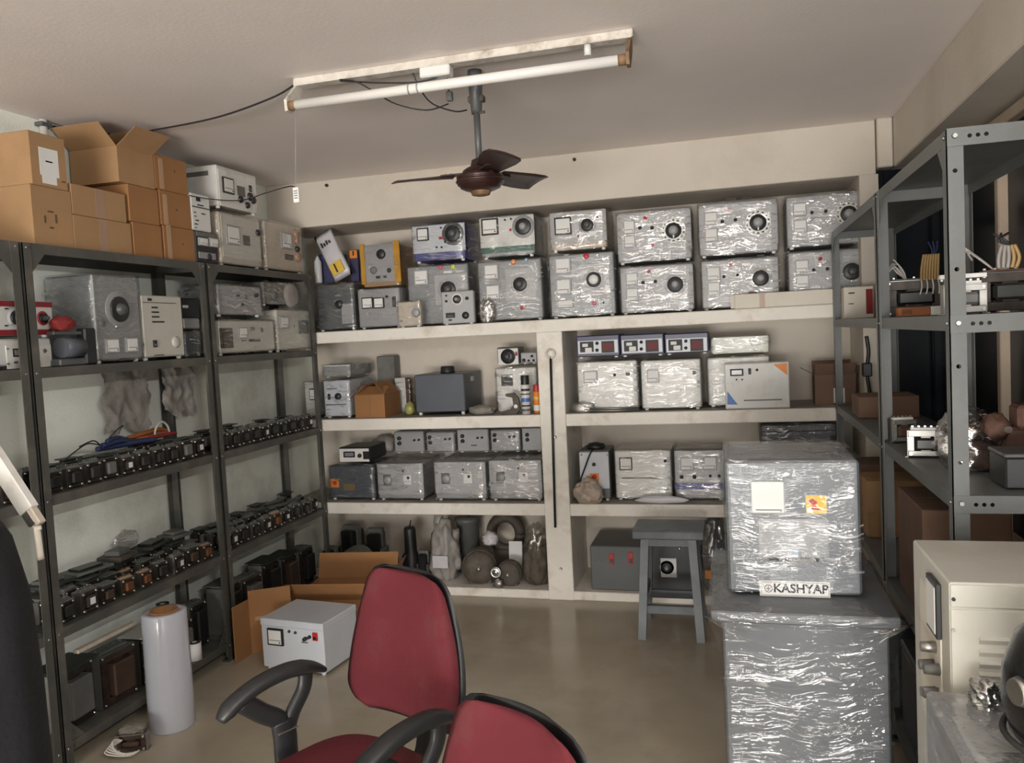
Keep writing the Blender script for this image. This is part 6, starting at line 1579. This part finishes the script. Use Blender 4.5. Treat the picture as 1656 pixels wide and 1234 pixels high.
MB().box(.004, .024, -.016, .010, -.055, .001, .003, M4).build('end_clip', 'beige_coat', lb)
q = at(66, 905, Y=1.94) - a
MB().tube(smooth_path([Vector((.01, 0, -.03)), Vector((.025, 0, -.06)), Vector((q.x - .004, 0, q.z + .10)), Vector((q.x, 0, q.z))], 5), .011, 8, 1, .5).build('tape_tail', 'paper_cream', lb)

# ------------------------------------------------------------------ ceiling: old tube fixture, fan, wires
fx0, fx1, fy = -1.630, -.296, 2.945
tf = empty('tube_fixture', ((fx0 + fx1) / 2, fy, CEIL), 0, 'old unlit tube light fixture with rusty brackets on the ceiling', 'light')
hl = (fx1 - fx0) / 2
MB().box(-hl, hl, -.022, .022, -.030, -.001, .003).build('batten', 'fixture_white', tf)
bt2 = MB().box(-hl + .005, hl - .005, -.028, .024, -.034, -.029, .001).build('batten_lip', 'fixture_white', tf)
ty, tz_ = -.090, -.128
for s in (-1, 1):
    x = s * (hl - .012)
    MB().prism([(-.020, -.028), (.020, -.028), (.012, -.07), (ty + .025, tz_ - .022), (ty - .016, tz_ - .022), (ty - .02, tz_ + .02)], 'X', x - .006, x + .006).build('end_bracket', 'rust' if s > 0 else 'fixture_white', tf)
    MB().cyl((x - s * .006, ty, tz_), (x - s * .034, ty, tz_), .019, n=16).build('lamp_holder', 'rust', tf)
MB().cyl((-hl + .04, ty, tz_), (hl - .04, ty, tz_), .0185, n=20).build('glass_tube', 'tube_glass', tf)
for dx in (-.055, -.02): MB().cyl((dx - .10, ty, tz_), (dx - .094, ty, tz_), .0192, n=20).build('tube_band', 'mid_grey', tf)
p = at(706, 112, Y=fy); MB().box(-.06, .06, -.03, .02, -.072, -.032, .005).build('ballast_box', 'white_plastic', tf, (p.x - tf.location.x, 0, 0))
p = at(951, 83, Y=fy); MB().cyl((p.x - tf.location.x, -.01, -.03), (p.x - tf.location.x, -.01, -.072), .013, n=12).build('starter', 'white_plastic', tf)
L0 = Vector(tf.location)
def fixw(pts, r_=.003, m='wire_black'):
    MB().tube(smooth_path([at(x, y, Y=yy) - L0 for x, y, yy in pts], 6), r_, 6).build('wire', m, tf)
fixw([(545, 128, fy - .02), (575, 132, fy - .05), (600, 145, fy - .08), (640, 168, fy), (690, 178, 3.0), (725, 168, 3.05)])
fixw([(550, 131, fy - .03), (620, 134, fy - .03), (680, 132, fy - .02), (720, 120, fy)])
fixw([(668, 118, fy - .02), (680, 145, fy), (700, 168, 3.0), (735, 180, 3.06), (755, 178, 3.12)])
fixw([(722, 118, fy), (724, 135, fy + .03), (726, 150, fy + .05)])
p = at(727, 156, Y=fy + .05) - L0
MB().box(p.x - .012, p.x + .012, p.y - .01, p.y + .01, p.z - .018, p.z + .018, .003).build('connector', 'dark_grey', tf)
# pull cord with a printed tag
p0 = at(478, 176, Y=fy - .09); p1 = at(478, 303, Y=fy - .09)
tg = empty('hanging_tag', p0, 0, 'white printed tag on a long thread below the tube fixture', 'tag')
MB().cyl((0, 0, -.002), p1 - p0, .0012, n=6).build('thread', 'wire_grey', tg)
dz = p1 - p0
tgb = MB().box(dz.x - .012, dz.x + .012, -.002, .002, dz.z - .058, dz.z, .001).build('tag_card', 'paper', tg)
for k in range(4): MB().box(dz.x - .008, dz.x + .008, -.0026, -.0018, dz.z - .016 - k * .009, dz.z - .012 - k * .009).build('tag_print', 'coil_grey', tgb)
# fan
fp = Vector((-.945, 3.135, 0))
fn = empty('ceiling_fan', (fp.x, fp.y, CEIL), 0, 'dark brown three-blade ceiling fan on a long rod', 'fan')
hz = at(775, 291, Y=fp.y).z - CEIL
MB().cyl((0, 0, -.16), (0, 0, hz + .06), .013, n=14).build('down_rod', 'dark_grey', fn)
MB().lathe([(0, 0), (.028, 0), (.03, -.03), (.022, -.16), (.012, -.165)], n=16).build('hook_sleeve', 'dark_grey', fn)
MB().box(-.03, .035, -.016, .016, -.125, -.10, .003).build('hook_clamp', 'iron_dirty', fn)
MB().cyl((-.02, 0, -.165), (.034, 0, -.165), .006, n=8).build('rod_pin', 'iron_dirty', fn)
MB().lathe([(.013, hz + .085), (.030, hz + .078), (.036, hz + .055), (.05, hz + .045)], n=20).build('lower_canopy', 'fan_brown', fn)
MB().lathe([(0, hz + .048), (.05, hz + .048), (.068, hz + .036), (.072, hz + .024), (.088, hz + .020), (.095, hz + .012), (.094, hz + .004), (.089, hz + .001), (.097, hz - .003), (.098, hz - .009), (.091, hz - .013), (.092, hz - .019), (.083, hz - .024), (.080, hz - .032), (.060, hz - .041), (.03, hz - .046)], n=40).build('motor_housing', 'fan_maroon', fn)
MB().lathe([(.042, hz - .045), (.036, hz - .060), (.02, hz - .064), (0, hz - .066)], n=20).build('bottom_cap', 'rust', fn)
for k, ang in enumerate((182, 62, -58)):
    t = R(ang); bl = MB()
    nseg = 8; vs = []; fs = []
    for side in (0, 1):
        for j in range(nseg + 1):
            s = j / nseg; rad = .10 + s * .255; wd = .040 + .030 * min(1, s * 1.6) - (.0 if s < .95 else .012)
            for u in (-1, -.5, 0, .5, 1):
                z = -.016 * u + .006 * (1 - u * u) - s * .0
                vs.append((rad, u * wd, z - side * .003))
    for side in (0, 1):
        b0_ = side * (nseg + 1) * 5
        for j in range(nseg):
            for i in range(4): fs.append((b0_ + j * 5 + i, b0_ + j * 5 + i + 1, b0_ + (j + 1) * 5 + i + 1, b0_ + (j + 1) * 5 + i))
    O = (nseg + 1) * 5
    for j in range(nseg):
        for i in (0, 4): fs.append((j * 5 + i, (j + 1) * 5 + i, O + (j + 1) * 5 + i, O + j * 5 + i))
    for i in range(4):
        for j in (0, nseg): fs.append((j * 5 + i, j * 5 + i + 1, O + j * 5 + i + 1, O + j * 5 + i))
    bl.add(vs, fs, True)
    bo_ = bl.build('blade', 'fan_brown', fn, (0, 0, hz + .024), (0, 0, t))
    MB().box(.07, .16, -.020, .020, -.006, .0005, .001).build('blade_iron', 'fan_brown', bo_, (0, 0, .006))
    for q in (.12, .145):
        MB().cyl((q, 0, .006), (q, 0, .011), .005, n=8).build('blade_screw', 'steel_dull', bo_)
# wiring along the left wall and ceiling
def cable(label, pts, r_=.004, m='wire_black', name='ceiling_cable'):
    P = smooth_path(pts, 8); o = P[0]
    tag(MB().tube([p - o for p in P], r_, 6).build(name, m, None, o), label, 'cable')
cable('black cable running from the tube fixture to the left wall', [Vector((fx0 + .01, fy, CEIL - .012)), at(440, 158, Y=3.0), at(350, 190, Y=3.12), at(250, 210, Y=3.25), at(200, 217, Y=3.3), at(130, 212, Y=3.2), at(80, 203, X=-2.905)])
cable('black cable draped from the cartons to the hanging tag', [at(306, 316, X=-2.62), at(340, 322, X=-2.60), at(390, 324, X=-2.58), at(430, 312, X=-2.4), at(465, 302, Y=3.2), at(478, 303, Y=fy - .09)], .003)
cp = at(69, 192, X=-2.90)
cd_ = empty('conduit_pipe', (-2.90, cp.y, 0), 0, 'white conduit pipe with clamp at the top of left wall', 'pipe')
MB().cyl((0, 0, 2.30), (0, 0, CEIL), .017, n=14).build('pipe', 'chalk_white', cd_)
MB().box(-.02, .022, -.03, .03, CEIL - .03, CEIL - .012, .003).build('clamp', 'dark_grey', cd_)


# ------------------------------------------------------------------ added fill tube on the right beam, out of view
cl = empty('fill_lamp', (.868, .25, 2.33), 0, 'added fill tube on the side of the right beam, out of view', 'light')
MB().box(-.03, -.001, -.65, .65, -.02, .02, .003).build('batten', 'fixture_white', cl)
MB().cyl((-.048, -.60, 0), (-.048, .60, 0), .014, n=12).build('glass_tube', mat('fill_tube', (.9, .9, .9), .3, emit=((1, .98, .95), 5.0)), cl)
for s_ in (-1, 1): MB().box(-.068, -.028, s_ * .60, s_ * .625, -.016, .016, .003).build('lamp_holder', 'white_plastic', cl)
